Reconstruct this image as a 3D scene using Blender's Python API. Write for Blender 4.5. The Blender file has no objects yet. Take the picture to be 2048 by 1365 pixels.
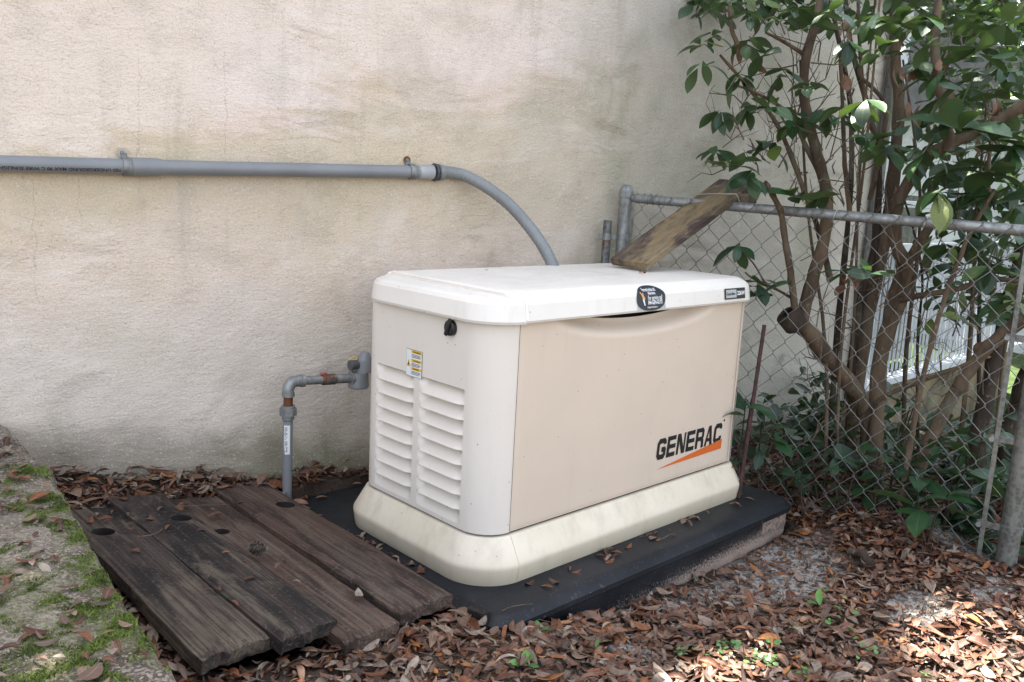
import bpy, bmesh, math, random
import numpy as np
from mathutils import Vector, Matrix
S = bpy.context.scene
COL = S.collection
random.seed(7); RNG = np.random.default_rng(7)
rad = math.radians

# ------------------------------------------------------------------ camera
F_PX, CAM = 1724.0, np.array([-1.477, -1.506, 1.008])
YAW, PITCH, ROLL = 0.767, 0.178, 0.052
def cam_axes():
    cy, sy, cp, sp = math.cos(YAW), math.sin(YAW), math.cos(PITCH), math.sin(PITCH)
    fwd = np.array([sy*cp, cy*cp, -sp]); right = np.array([cy, -sy, 0.0]); up = np.cross(right, fwd)
    cr, sr = math.cos(ROLL), math.sin(ROLL)
    return cr*right+sr*up, -sr*right+cr*up, fwd
RX, UY, FW = cam_axes()
cam = bpy.data.objects.new('camera', bpy.data.cameras.new('camera')); COL.objects.link(cam)
cam.data.sensor_width = 36; cam.data.lens = 36*F_PX/2048
cam.data.clip_start = .05; cam.data.clip_end = 300
M = Matrix.Identity(4)
for i in range(3):
    M[i][0], M[i][1], M[i][2], M[i][3] = RX[i], UY[i], -FW[i], CAM[i]
cam.matrix_world = M
S.camera = cam
# ------------------------------------------------------------------ light
SUN_EL, SUN_AZ = rad(66), rad(10)          # azimuth from +Y towards +X : behind the building
W = bpy.data.worlds.new('World'); S.world = W; W.use_nodes = True
nt = W.node_tree; nt.nodes.clear()
sky = nt.nodes.new('ShaderNodeTexSky'); sky.sky_type = 'NISHITA'; sky.sun_disc = False
sky.sun_elevation = SUN_EL; sky.sun_rotation = SUN_AZ; sky.air_density = 1.0; sky.dust_density = 2.0; sky.ozone_density = 1.0
hsv = nt.nodes.new('ShaderNodeHueSaturation'); hsv.inputs['Saturation'].default_value = .44
bg = nt.nodes.new('ShaderNodeBackground'); bg.inputs[1].default_value = .115
wo = nt.nodes.new('ShaderNodeOutputWorld')
nt.links.new(sky.outputs[0], hsv.inputs['Color']); nt.links.new(hsv.outputs[0], bg.inputs[0]); nt.links.new(bg.outputs[0], wo.inputs[0])
sl = bpy.data.lights.new('sun', 'SUN'); sl.energy = 5.0; sl.angle = rad(.6); sl.color = (1, .94, .85)
so = bpy.data.objects.new('sun', sl); COL.objects.link(so)
sdir = Vector((math.cos(SUN_EL)*math.sin(SUN_AZ), math.cos(SUN_EL)*math.cos(SUN_AZ), math.sin(SUN_EL)))
so.rotation_euler = sdir.to_track_quat('Z', 'Y').to_euler()
S.view_settings.view_transform = 'Standard'; S.view_settings.look = 'None'
S.view_settings.gamma = 1; S.view_settings.exposure = 2.56
S.render.engine = 'CYCLES'
try: S.cycles.max_bounces = 6; S.cycles.use_denoising = True
except Exception: pass

# ------------------------------------------------------------------ helpers
def ray(px, py): return (px-1024)/F_PX*RX - (py-682.5)/F_PX*UY + FW
def at(px, py, d): return CAM + ray(px, py)*d                      # d = metres along the optical axis
def onz(px, py, z):
    d = ray(px, py); return CAM + d*((z-CAM[2])/d[2])
def sstep(a, b, x):
    t = np.clip((x-a)/(b-a), 0, 1); return t*t*(3-2*t)
def tag(o, label=None, cat=None, group=None, kind=None):
    if label: o['label'] = label
    if cat: o['category'] = cat
    if group: o['group'] = group
    if kind: o['kind'] = kind
    return o
def empty(name, loc=(0,0,0), label=None, cat=None, group=None, rotz=0):
    o = bpy.data.objects.new(name, None); COL.objects.link(o); o.location = loc; o.rotation_euler = (0,0,rotz)
    o.empty_display_size = .05; o['_inv'] = 0
    del o['_inv']
    return tag(o, label, cat, group)
def pmat(o):                                                       # world matrix of an un-evaluated parent chain
    m = Matrix.LocRotScale(o.location, o.rotation_euler, None)
    return pmat(o.parent) @ m if o.parent else m
def link(name, me, parent=None):
    o = bpy.data.objects.new(name, me); COL.objects.link(o)
    if parent: o.parent = parent
    return o
def build(name, verts, faces, m, parent=None, smooth=False, local=False, attrs=None):
    """verts in world space; moved into the parent's space unless local"""
    V = np.asarray(verts, float).reshape(-1, 3)
    if parent is not None and not local:
        inv = np.array(pmat(parent).inverted()); V = V @ inv[:3,:3].T + inv[:3,3]
    me = bpy.data.meshes.new(name)
    me.from_pydata([tuple(v) for v in V], [], [tuple(f) for f in faces])
    if smooth: me.polygons.foreach_set('use_smooth', [True]*len(me.polygons))
    if isinstance(m, (list, tuple)):
        for x in m: me.materials.append(x)
    elif m: me.materials.append(m)
    if attrs:
        for k, a in attrs.items():
            at_ = me.attributes.new(k, 'FLOAT', 'POINT'); at_.data.foreach_set('value', np.asarray(a, np.float32))
    me.update()
    return link(name, me, parent)
def fast(name, V, F, m, parent=None, smooth=False, attrs=None, ids=None):
    """big numpy meshes, all quads or all tris"""
    V = np.asarray(V, np.float64); F = np.asarray(F)
    if parent is not None:
        inv = np.array(pmat(parent).inverted()); V = V @ inv[:3,:3].T + inv[:3,3]
    me = bpy.data.meshes.new(name); n, k = F.shape
    me.vertices.add(len(V)); me.vertices.foreach_set('co', V.astype(np.float32).ravel())
    me.loops.add(n*k); me.loops.foreach_set('vertex_index', F.astype(np.int32).ravel())
    me.polygons.add(n); me.polygons.foreach_set('loop_start', np.arange(0, n*k, k, dtype=np.int32))
    me.polygons.foreach_set('loop_total', np.full(n, k, np.int32))
    if smooth: me.polygons.foreach_set('use_smooth', np.ones(n, bool))
    me.materials.append(m); me.update(calc_edges=True)
    if attrs:
        for kk, a in attrs.items():
            at_ = me.attributes.new(kk, 'FLOAT', 'POINT'); at_.data.foreach_set('value', np.asarray(a, np.float32))
    return link(name, me, parent)
class MB:
    def __init__(s): s.v = []; s.f = []
    def add(s, v, f):
        o = len(s.v); s.v += [tuple(map(float, x)) for x in v]; s.f += [tuple(i+o for i in q) for q in f]
    def box(s, c, d, rz=0, bev=0, rx=0, ry=0):
        bm = bmesh.new(); bmesh.ops.create_cube(bm, size=1)
        bmesh.ops.scale(bm, vec=d, verts=bm.verts)
        if bev: bmesh.ops.bevel(bm, geom=bm.edges[:], offset=bev, segments=2, affect='EDGES', profile=.5)
        m = Matrix.Translation(c) @ Matrix.Rotation(rz, 4, 'Z') @ Matrix.Rotation(ry, 4, 'Y') @ Matrix.Rotation(rx, 4, 'X')
        bmesh.ops.transform(bm, matrix=m, verts=bm.verts)
        bm.verts.index_update()
        s.add([v.co[:] for v in bm.verts], [[v.index for v in f.verts] for f in bm.faces]); bm.free()
    def tube(s, pts, r, n=12, caps=True):
        P = [np.array(p, float) for p in pts]; R = [r]*len(P) if np.isscalar(r) else list(r)
        v = []; f = []; up = None
        for i, p in enumerate(P):
            t = (P[min(i+1, len(P)-1)]-P[max(i-1, 0)]); t = t/(np.linalg.norm(t)+1e-12)
            if up is None:
                up = np.array([0,0,1.]) if abs(t[2]) < .9 else np.array([1.,0,0])
            a = np.cross(t, up); a /= np.linalg.norm(a)+1e-12; b = np.cross(a, t); up = b
            for k in range(n):
                an = 2*math.pi*k/n; v.append(p + R[i]*(math.cos(an)*a+math.sin(an)*b))
        for i in range(len(P)-1):
            for k in range(n):
                f.append((i*n+k, i*n+(k+1)%n, (i+1)*n+(k+1)%n, (i+1)*n+k))
        if caps:
            f.append(tuple(range(n))); f.append(tuple(reversed(range((len(P)-1)*n, len(P)*n))))
        s.add(v, f)
    def make(s, name, m, parent=None, smooth=False): return build(name, s.v, s.f, m, parent, smooth)
def smooth_by_angle(o, deg=35):
    me = o.data; me.polygons.foreach_set('use_smooth', [True]*len(me.polygons))
    me.set_sharp_from_angle(angle=rad(deg)); return o
def catmull(P, n=6):
    P = [np.array(p, float) for p in P]; out = []
    for i in range(len(P)-1):
        a = P[max(i-1,0)]; b = P[i]; c = P[i+1]; d = P[min(i+2, len(P)-1)]
        for k in range(n):
            t = k/n; out.append(.5*((2*b)+(-a+c)*t+(2*a-5*b+4*c-d)*t*t+(-a+3*b-3*c+d)*t**3))
    out.append(P[-1]); return out

# ------------------------------------------------------------------ materials
class NM:
    def __init__(s, name, rough=.6, metal=0, spec=.5):
        s.m = bpy.data.materials.new(name); s.m.use_nodes = True; s.t = s.m.node_tree
        s.b = s.t.nodes['Principled BSDF']; s.b.inputs['Roughness'].default_value = rough
        s.b.inputs['Metallic'].default_value = metal; s.b.inputs['Specular IOR Level'].default_value = spec
        s.tc = s.t.nodes.new('ShaderNodeTexCoord')
    def n(s, ty, **k):
        x = s.t.nodes.new(ty)
        for a, b in k.items(): setattr(x, a, b)
        return x
    def l(s, a, b): s.t.links.new(a, b)
    def val(s, sock, v):
        if isinstance(v, (int, float)): sock.default_value = v
        elif isinstance(v, tuple): sock.default_value = (*v, 1) if len(v) == 3 and sock.type == 'RGBA' else v
        else: s.l(v, sock)
    def map(s, scale=(1,1,1), src='Object', loc=(0,0,0), rot=(0,0,0)):
        m = s.n('ShaderNodeMapping'); m.inputs['Scale'].default_value = scale; m.inputs['Location'].default_value = loc; m.inputs['Rotation'].default_value = rot
        s.l(s.tc.outputs[src], m.inputs[0]); return m.outputs[0]
    def noise(s, scale, vec=None, detail=4, rough=.55, dist=0):
        x = s.n('ShaderNodeTexNoise'); x.inputs['Scale'].default_value = scale; x.inputs['Detail'].default_value = detail
        x.inputs['Roughness'].default_value = rough; x.inputs['Distortion'].default_value = dist
        s.l(vec if vec is not None else s.tc.outputs['Object'], x.inputs['Vector']); return x.outputs['Fac']
    def vor(s, scale, vec=None, feature='F1', out='Distance'):
        x = s.n('ShaderNodeTexVoronoi'); x.feature = feature; x.inputs['Scale'].default_value = scale
        s.l(vec if vec is not None else s.tc.outputs['Object'], x.inputs['Vector']); return x.outputs[out]
    def ramp(s, f, a, b, c0=0, c1=1):
        x = s.n('ShaderNodeMapRange'); x.interpolation_type = 'SMOOTHSTEP'
        for i, v in enumerate((a, b, c0, c1)): x.inputs[i+1].default_value = v
        s.l(f, x.inputs[0]); return x.outputs[0]
    def math(s, op, a, b=0, c=0):
        x = s.n('ShaderNodeMath', operation=op); s.val(x.inputs[0], a); s.val(x.inputs[1], b); s.val(x.inputs[2], c); return x.outputs[0]
    def mix(s, f, a, b, mode='MIX'):
        x = s.n('ShaderNodeMix', data_type='RGBA', blend_type=mode); s.val(x.inputs[0], f); s.val(x.inputs[6], a); s.val(x.inputs[7], b); return x.outputs[2]
    def sep(s, vec=None):
        x = s.n('ShaderNodeSeparateXYZ'); s.l(vec if vec is not None else s.tc.outputs['Object'], x.inputs[0]); return x.outputs
    def rampc(s, f, stops):
        x = s.n('ShaderNodeValToRGB'); e = x.color_ramp.elements
        while len(e) < len(stops): e.new(.5)
        for i, (p, c) in enumerate(stops): e[i].position = p; e[i].color = (*c, 1)
        s.l(f, x.inputs[0]); return x.outputs[0]
    def col(s, c): s.val(s.b.inputs['Base Color'], c); return s
    def rgh(s, c): s.val(s.b.inputs['Roughness'], c); return s
    def bump(s, h, strength=.5, dist=.01, prev=None):
        x = s.n('ShaderNodeBump'); x.inputs['Strength'].default_value = strength; x.inputs['Distance'].default_value = dist
        s.l(h, x.inputs['Height'])
        if prev is not None: s.l(prev, x.inputs['Normal'])
        s.l(x.outputs[0], s.b.inputs['Normal']); return x.outputs[0]
def band(N, x, c, w, soft=.6):          # 1 near c, 0 beyond w
    return N.ramp(N.math('ABSOLUTE', N.math('SUBTRACT', x, c)), w*soft, w, 1, 0)

def mat_plain(name, c, rough=.6, metal=0, var=.12, scale=20, bump=0, bscale=200):
    N = NM(name, rough, metal)
    f = N.noise(scale); d = tuple(x*(1-var*2) for x in c)
    N.col(N.mix(N.ramp(f, .35, .7), c, d))
    if bump: N.bump(N.noise(bscale), .5, bump)
    return N.m

def mat_stucco():
    N = NM('stucco', .92, 0, .2)
    X, Y, Z = N.sep()
    big = N.noise(1.3, detail=5, dist=.6); med = N.noise(4.5, detail=6, dist=.8); st = N.noise(2.2, N.map((1, 1, 5)), 5, .6, .7)
    pink, beige, grey, pale = (.70,.57,.485), (.63,.51,.38), (.565,.50,.425), (.75,.65,.59)
    c = N.mix(N.ramp(big, .4, .6), pink, beige)
    # upper left pinkish, patch edge with a torn outline
    up = N.math('ADD', Z, N.math('MULTIPLY', N.math('SUBTRACT', st, .5), .55))
    up = N.math('SUBTRACT', up, N.math('MULTIPLY', X, .22))
    c = N.mix(N.ramp(up, 1.19, 1.27), c, N.mix(.55, c, pale))
    c = N.mix(N.math('MULTIPLY', N.ramp(Z, .62, 1.0), N.ramp(up, 1.12, 1.2, .7, 0)), c, (.53,.44,.31))
    # greyer below
    g = N.math('ADD', Z, N.math('MULTIPLY', N.math('SUBTRACT', med, .5), .5))
    c = N.mix(N.ramp(g, .78, .45, 0, .75), c, grey)
    c = N.mix(N.ramp(N.math('ADD', X, N.math('MULTIPLY', big, .8)), .9, 2.2, 0, .8), c, (.46,.44,.38))
    # rain streaks
    sk = N.noise(1, N.map((16, 16, 1.6)), 5, .6, .3); area = N.ramp(N.noise(1.1, N.map((1,1,.6), loc=(3,0,1)), 3), .42, .62)
    c = N.mix(N.math('MULTIPLY', N.math('MULTIPLY', N.ramp(sk, .5, .75), area), .32), c, (.29,.265,.20))
    bl = N.noise(3.0, N.map((1,1,.9), loc=(7,0,2)), 6, .65, .5)
    mid = N.ramp(N.math('ABSOLUTE', N.math('SUBTRACT', X, .45)), .2, .8, 1, 0)
    c = N.mix(N.math('MULTIPLY', N.math('MULTIPLY', N.ramp(bl, .48, .70), mid), .30), c, (.30,.285,.22))
    c = N.mix(N.math('MULTIPLY', N.ramp(med, .5, .72), .3), c, (.36,.33,.27))
    # algae at the foot of the wall
    al = N.math('ADD', N.math('ADD', Z, N.math('MULTIPLY', X, .15)), N.math('MULTIPLY', N.math('SUBTRACT', med, .5), .35))
    c = N.mix(N.ramp(al, .27, .04, 0, .8), c, N.mix(N.ramp(X, -.4, .1), (.23,.20,.15), (.17,.165,.085)))
    ur = N.math('MULTIPLY', N.ramp(X, .95, 1.2), N.ramp(N.noise(2.6, N.map((1,1,.5)), 5, .6, .4), .45, .7))
    c = N.mix(N.math('MULTIPLY', ur, .45), c, (.27,.28,.18))
    # hairline cracks
    wob = N.math('MULTIPLY', N.math('SUBTRACT', N.noise(7, detail=6, rough=.7), .5), .07)
    for cx, z0, z1 in ((-.73,.62,.97), (-.46,1.02,1.32), (-.22,1.03,1.36), (-.62,.86,.97)):
        dx = N.math('ABSOLUTE', N.math('SUBTRACT', N.math('ADD', X, wob), cx))
        k = N.math('MULTIPLY', N.ramp(dx, .0002, .0015, .38, 0), band(N, Z, (z0+z1)/2, (z1-z0)/2, .9))
        c = N.mix(k, c, (.20,.17,.13))
    # chipped spots
    sp = N.vor(1.0, N.map((9, 9, 26), loc=(.3,0,.2))); c = N.mix(N.ramp(sp, .02, .045, .55, 0), c, (.22,.16,.11))
    c = N.mix(N.ramp(N.noise(210, detail=3), .46, .32, 0, .4), c, (.26,.235,.19)); c = N.mix(N.ramp(N.noise(170, N.map(loc=(3,1,2)), 3), .56, .7, 0, .35), c, (.78,.74,.68))
    sm = N.noise(2.6, N.map((.8,1,2.2), rot=(0, rad(14), 0), loc=(4,1,6)), 5, .55, 1.2); c = N.mix(N.ramp(sm, .56, .68, 0, .22), c, (.74,.67,.60))
    N.col(c)
    # relief: sand grain, trowel sweeps and ledges
    grain = N.math('ADD', N.noise(150, N.map((.75,1,1.15)), 3, .6), N.math('MULTIPLY', N.noise(55, N.map((.5,1,1)), 3), 1.1))
    n1 = N.bump(grain, .66, .0046)
    tv = N.map((1.3, 1, 2.6), rot=(0, rad(9), 0)); tn = N.noise(1.5, tv, 2, .4, 1.5)
    fr = N.math('MULTIPLY', N.math('FRACT', N.math('MULTIPLY', tn, 4.0)), N.ramp(N.noise(2.3, N.map(loc=(9,2,4)), 3), .46, .62)); n2 = N.bump(fr, 1.0, .010, n1)
    tn2 = N.noise(26, N.map((.16, 1, 1.3), rot=(0, rad(-3), 0)), 4, .6, .4); N.bump(tn2, .14, .004, n2)
    return N.m

def mat_ground():
    N = NM('soil', .95, 0, .2); X, Y, Z = N.sep()
    f = N.noise(9, detail=6); g = N.noise(60, detail=5)
    c = N.mix(N.ramp(f, .35, .65), (.028,.019,.014), (.07,.05,.037))
    jit = N.math('MULTIPLY', N.math('SUBTRACT', N.noise(7, detail=6, rough=.7), .5), .9)
    for (x, y, rx, ry) in SAND:
        a = N.math('POWER', N.math('DIVIDE', N.math('SUBTRACT', X, x), rx), 2); b = N.math('POWER', N.math('DIVIDE', N.math('SUBTRACT', Y, y), ry), 2)
        k = N.math('ADD', N.math('ADD', a, b), jit)
        c = N.mix(N.ramp(k, 1.1, .55, 0, .92), c, N.mix(N.ramp(g, .36, .6), (.11,.095,.08), (.33,.305,.28)))
    far = N.math('SUBTRACT', X, 4.2)
    c = N.mix(N.ramp(far, 0, 1.5), c, N.mix(N.ramp(f, .4, .6), (.035,.055,.018), (.055,.085,.025)))
    N.col(c); n = N.bump(g, .8, .012); N.bump(N.noise(220), .7, .004, n)
    return N.m
SAND = [(.93,-.27,.34,.12), (.84,-.36,.30,.12), (.92,-.70,.13,.09), (.08,-.36,.07,.05), (.55,-.24,.22,.05), (1.20,-.80,.16,.05), (1.5,-.62,.12,.2)]

def mat_wood(name, a, b, rough=.85, streak=(.2,.17,.13), sx=60, seed=0, axis='Y', amt=.5, bstr=.9, mot=.45):
    N = NM(name, rough, 0, .25)
    oi = N.n('ShaderNodeObjectInfo'); add = N.n('ShaderNodeVectorMath', operation='ADD')
    sc = {'Y': (sx, 1.3, sx), 'X': (1.3, sx, sx)}[axis]
    comb = N.n('ShaderNodeCombineXYZ'); r = N.math('MULTIPLY', oi.outputs['Random'], 37.0)
    N.l(r, comb.inputs[0]); N.l(r, comb.inputs[1]); N.l(N.tc.outputs['Object'], add.inputs[0]); N.l(comb.outputs[0], add.inputs[1])
    mp = N.n('ShaderNodeMapping'); mp.inputs['Scale'].default_value = sc; N.l(add.outputs[0], mp.inputs[0])
    g = N.noise(1, mp.outputs[0], 4, .6, .35)
    big = N.n('ShaderNodeMapping'); big.inputs['Scale'].default_value = {'Y': (9, 2.4, 9), 'X': (2.4, 9, 9)}[axis]; N.l(add.outputs[0], big.inputs[0])
    blot = N.noise(1, big.outputs[0], 6, .62, .5); sh = N.n('ShaderNodeVectorMath', operation='ADD'); sh.inputs[1].default_value = (5.3, 2.1, .7); N.l(big.outputs[0], sh.inputs[0])
    blot2 = N.noise(1, sh.outputs[0], 6, .6, .7); fine = N.noise(95, add.outputs[0], 5, .65)
    c = N.mix(N.ramp(blot2, .44, .58), a, b)
    c = N.mix(N.math('MULTIPLY', N.ramp(blot, .50, .60), amt), c, streak)
    grain = N.ramp(g, .44, .60)
    c = N.mix(N.math('MULTIPLY', grain, .62 if axis == 'Y' else .22), c, tuple(x*.28 for x in a))
    c = N.mix(N.math('MULTIPLY', N.ramp(g, .42, .30), .45), c, tuple(min(1, x*1.7+.03) for x in a))
    c = N.mix(N.math('MULTIPLY', N.ramp(fine, .56, .66), mot), c, tuple(min(1, x*1.5+.05) for x in a))
    c = N.mix(N.math('MULTIPLY', N.ramp(N.noise(11, add.outputs[0], 6, .7), .58, .68), .22), c, (.09,.10,.06))
    N.col(c); n = N.bump(grain, -bstr, .004); N.bump(fine, .5, .002, n)
    return N.m

def mat_litter():
    N = NM('leaf_litter', .55, 0, .35)
    g = N.n('ShaderNodeNewGeometry')
    r = g.outputs['Random Per Island']
    c = N.rampc(r, [(0,(.025,.012,.009)), (.12,(.085,.030,.016)), (.26,(.165,.058,.024)), (.38,(.055,.023,.015)), (.50,(.125,.055,.031)), (.60,(.21,.14,.095)), (.68,(.080,.032,.020)), (.78,(.29,.235,.185)), (.86,(.036,.018,.013)), (.94,(.20,.070,.026)), (1,(.30,.12,.03))])
    hs = N.n('ShaderNodeHueSaturation'); N.l(c, hs.inputs['Color'])
    N.l(N.ramp(N.noise(70, detail=4), .3, .7, .65, 1.25), hs.inputs['Value'])
    a = N.n('ShaderNodeAttribute', attribute_name='rib')
    c = N.mix(N.ramp(a.outputs['Fac'], .0, .12, .35, 0), hs.outputs[0], (.42,.30,.19))
    c = N.mix(N.math('MULTIPLY', g.outputs['Backfacing'], .25), c, (.26,.20,.155))
    N.col(c); N.bump(N.noise(160), .3, .002); return N.m

def mat_leaf(name, dark, mid, light, back=(.06,.10,.045), yellow=0):
    N = NM(name, .38, 0, .5)
    g = N.n('ShaderNodeNewGeometry'); oi = N.n('ShaderNodeObjectInfo')
    r = N.math('FRACT', N.math('ADD', g.outputs['Random Per Island'], oi.outputs['Random']))
    st = [(0,dark), (.45,mid), (.85,light)]
    st += [(.965, (.12,.15,.025)), (1,(.12,.13,.03))] if yellow else [(1,light)]
    c = N.rampc(r, st)
    a = N.n('ShaderNodeAttribute', attribute_name='rib')
    c = N.mix(N.ramp(a.outputs['Fac'], .0, .10, .4, 0), c, (.11,.17,.06))
    v = N.noise(28, detail=4); c = N.mix(N.ramp(v, .45, .75, 0, .35), c, tuple(x*.55 for x in dark))
    c = N.mix(N.math('MULTIPLY', g.outputs['Backfacing'], .75), c, back)
    N.col(c); N.bump(N.noise(60), .25, .004)
    tr = N.n('ShaderNodeBsdfTranslucent'); N.l(N.mix(.5, c, (.16,.30,.03)), tr.inputs[0])
    ms = N.n('ShaderNodeMixShader'); ms.inputs[0].default_value = .12
    out = [x for x in N.t.nodes if x.type == 'OUTPUT_MATERIAL'][0]
    N.l(N.b.outputs[0], ms.inputs[1]); N.l(tr.outputs[0], ms.inputs[2]); N.l(ms.outputs[0], out.inputs[0])
    return N.m

def mat_paint(name, c, c2, rough=.42, speck=True, dirt=.0):
    N = NM(name, rough, 0, .45); X, Y, Z = N.sep()
    f = N.noise(5, detail=5, dist=.4); col = N.mix(N.ramp(f, .4, .65), c, c2)
    if speck:
        s = N.vor(26); s2 = N.vor(60, N.map((1,1,1), loc=(4,2,1)))
        col = N.mix(N.ramp(s, .035, .055, .8, 0), col, (.10,.07,.05)); col = N.mix(N.ramp(s2, .03, .06, .55, 0), col, (.16,.11,.08))
    ru = N.noise(1, N.map((38,38,2.2)), 5, .6, .2); col = N.mix(N.math('MULTIPLY', N.math('MULTIPLY', N.ramp(ru, .52, .74), N.ramp(N.noise(3), .4, .65)), .16), col, (.38,.31,.23))
    if dirt:
        d = N.noise(14, N.map((1,1,.35)), 6, .65); lo = N.ramp(N.math('ADD', Z, N.math('MULTIPLY', d, .06)), .11, .02)
        col = N.mix(N.math('MULTIPLY', N.ramp(d, .42, .7), dirt), col, (.40,.34,.25))
        col = N.mix(N.math('MULTIPLY', lo, dirt), col, (.30,.25,.17))
    N.col(col); N.rgh(N.ramp(N.noise(12), .3, .7, rough-.06, rough+.14)); n = N.bump(N.noise(380, detail=2), .08, .001); N.bump(N.noise(4, detail=1), .25, .006, n)
    return N.m

def mat_galv(name='galvanised_steel', c=(.27,.275,.265), rust=.0):
    N = NM(name, .5, .55, .5)
    f = N.noise(30, N.map((1,1,.25)), 5, .6); v = N.vor(70)
    col = N.mix(N.ramp(f, .35, .65), c, tuple(x*.62 for x in c)); col = N.mix(N.ramp(v, .2, .7, 0, .25), col, (.38,.39,.385))
    col = N.mix(N.ramp(N.noise(8, detail=6), .62, .72, 0, .5), col, (.24,.2,.15))
    if rust: col = N.mix(N.ramp(N.noise(16, detail=6, rough=.7), .62-rust*.3, .66-rust*.2), col, (.16,.06,.03))
    N.col(col); N.rgh(N.ramp(f, .3, .7, .4, .68)); N.bump(N.noise(140), .3, .001); return N.m

def mat_bark(name, a, b):
    N = NM(name, .85, 0, .25)
    f = N.noise(14, N.map((1,1,.3)), 6, .65, .5); g = N.noise(70, N.map((1,1,.4)), 5)
    c = N.mix(N.ramp(f, .35, .65), a, b); c = N.mix(N.ramp(g, .6, .72, 0, .4), c, (.30,.22,.15))
    c = N.mix(N.ramp(N.noise(5, detail=5), .55, .7, 0, .6), c, (.13,.125,.09))
    N.col(c); n = N.bump(g, .7, .004); N.bump(f, .5, .008, n); return N.m

MT = dict(
    stucco=mat_stucco(), soil=mat_ground(), litter=mat_litter(),
    plank=mat_wood('weathered_plank', (.086,.054,.040), (.030,.020,.016), streak=(.145,.108,.082), sx=170),
    plank_dark=mat_wood('dark_plank', (.056,.041,.034), (.014,.012,.0115), streak=(.165,.13,.092), amt=.6, sx=170),
    board=mat_wood('leaning_board', (.125,.098,.066), (.235,.175,.10), streak=(.062,.042,.041), sx=48, axis='X', amt=.9, bstr=.35, mot=.06),
    cream=mat_paint('cream_paint_warm_lit', (.64,.525,.415), (.62,.51,.405)),  # front: same cream as the ends, warm ground bounce put into the colour
    white=mat_paint('cream_paint_sky_lit', (.70,.635,.56), (.68,.62,.545)),  # ends: same cream as the front, paler cool sky light put into the colour
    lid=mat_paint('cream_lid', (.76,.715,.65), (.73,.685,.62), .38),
    skirt=mat_paint('aged_cream_skirt', (.70,.62,.49), (.66,.58,.445), .5, True, .45),
    galv=mat_galv(), galv_dark=mat_galv('weathered_steel', (.17,.17,.145)), galv_wire=mat_galv('galvanised_wire', (.22,.225,.215)), rusty=mat_galv('rusty_steel', (.2,.17,.15), .9),
    pvc=mat_plain('grey_pvc', (.205,.212,.218), .38, 0, .06, 6), pvc_dark=mat_plain('dark_grey_pvc', (.075,.08,.085), .45),
    flex=mat_plain('grey_flexible_conduit', (.20,.21,.21), .4, 0, .08, 9),
    black=mat_plain('black_plastic', (.012,.012,.013), .4), ink=mat_plain('black_ink', (.012,.011,.012), .5), 
    orange=mat_plain('orange_ink', (.62,.13,.02), .5, 0, .03), yellow=mat_plain('yellow_ink', (.75,.46,.03), .5, 0, .03),
    paper=mat_plain('white_label', (.72,.73,.72), .45, 0, .02), silver=mat_plain('silver_label', (.45,.46,.46), .4, .3, .05),
    navy=mat_plain('dark_navy_label', (.012,.016,.025), .4), skin=mat_plain('orange_print', (.68,.34,.12), .5, 0, .05), white_ink=mat_plain('white_ink', (.8,.8,.8), .5, 0, .01),
    bark=mat_bark('bush_bark', (.140,.098,.062), (.058,.041,.027)), bark_dark=mat_bark('dark_bark', (.065,.046,.032), (.028,.02,.015)),
    leaf=mat_leaf('glossy_leaf', (.010,.029,.011), (.019,.056,.019), (.036,.092,.025), yellow=1),
    leaf_low=mat_leaf('low_plant_leaf', (.009,.026,.012), (.014,.045,.017), (.024,.068,.023)),
    leaf_far=mat_leaf('far_leaf', (.04,.07,.02), (.07,.13,.03), (.14,.22,.05)),
    sprout=mat_leaf('sprout_leaf', (.05,.14,.03), (.07,.19,.04), (.12,.27,.06)),
    dead=mat_plain('dead_leaf', (.22,.12,.07), .7, 0, .3, 30),
    trim=mat_plain('white_trim', (.50,.53,.55), .5, 0, .08), roof=mat_plain('roof_shingle', (.12,.12,.12), .8, 0, .2, 8), glass=mat_plain('dark_window', (.03,.035,.04), .15),
    deck=mat_plain('brown_block_base', (.20,.16,.09), .9, 0, .3, 5, .004, 60),
    rotten=mat_plain('dirty_hole_shade', (.016,.012,.010), .9, 0, .3, 60),  # plank hole walls: dirt, plus depth shade put into the near-black colour
    twig=mat_plain('dry_twig', (.14,.10,.07), .8, 0, .3, 60), cone=mat_plain('pine_cone_scale', (.16,.13,.10), .8, 0, .3, 90),
    moss=mat_plain('moss', (.14,.185,.03), .9, 0, .3, 25), wire=mat_plain('tie_wire', (.55,.53,.48), .45, .4, .1),
)
def mat_slab():
    N = NM('old_concrete', .92, 0, .2); X, Y, Z = N.sep()
    v = N.vor(240, out='Color'); s = N.n('ShaderNodeSeparateColor'); N.l(v, s.inputs[0])
    f = N.noise(6, detail=6)
    c = N.mix(N.ramp(f, .38, .62), (.22,.185,.14), (.085,.066,.05)); c = N.mix(N.ramp(s.outputs[0], .3, 1, 0, .65), c, (.42,.365,.30))
    c = N.mix(N.ramp(s.outputs[1], .7, 1, 0, .7), c, (.10,.08,.06))
    j = N.math('MULTIPLY', N.math('SUBTRACT', N.noise(9, detail=6, rough=.7), .5), 1.6)
    for (x, y, rx, ry) in MOSS:
        a = N.math('POWER', N.math('DIVIDE', N.math('SUBTRACT', X, x), rx), 2); b = N.math('POWER', N.math('DIVIDE', N.math('SUBTRACT', Y, y), ry), 2)
        c = N.mix(N.ramp(N.math('ADD', N.math('ADD', a, b), j), 1.0, .5, 0, .35), c, (.07,.08,.022))
    N.col(c); n = N.bump(N.noise(130, detail=4), .9, .007); N.bump(f, .4, .004, n); return N.m
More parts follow.
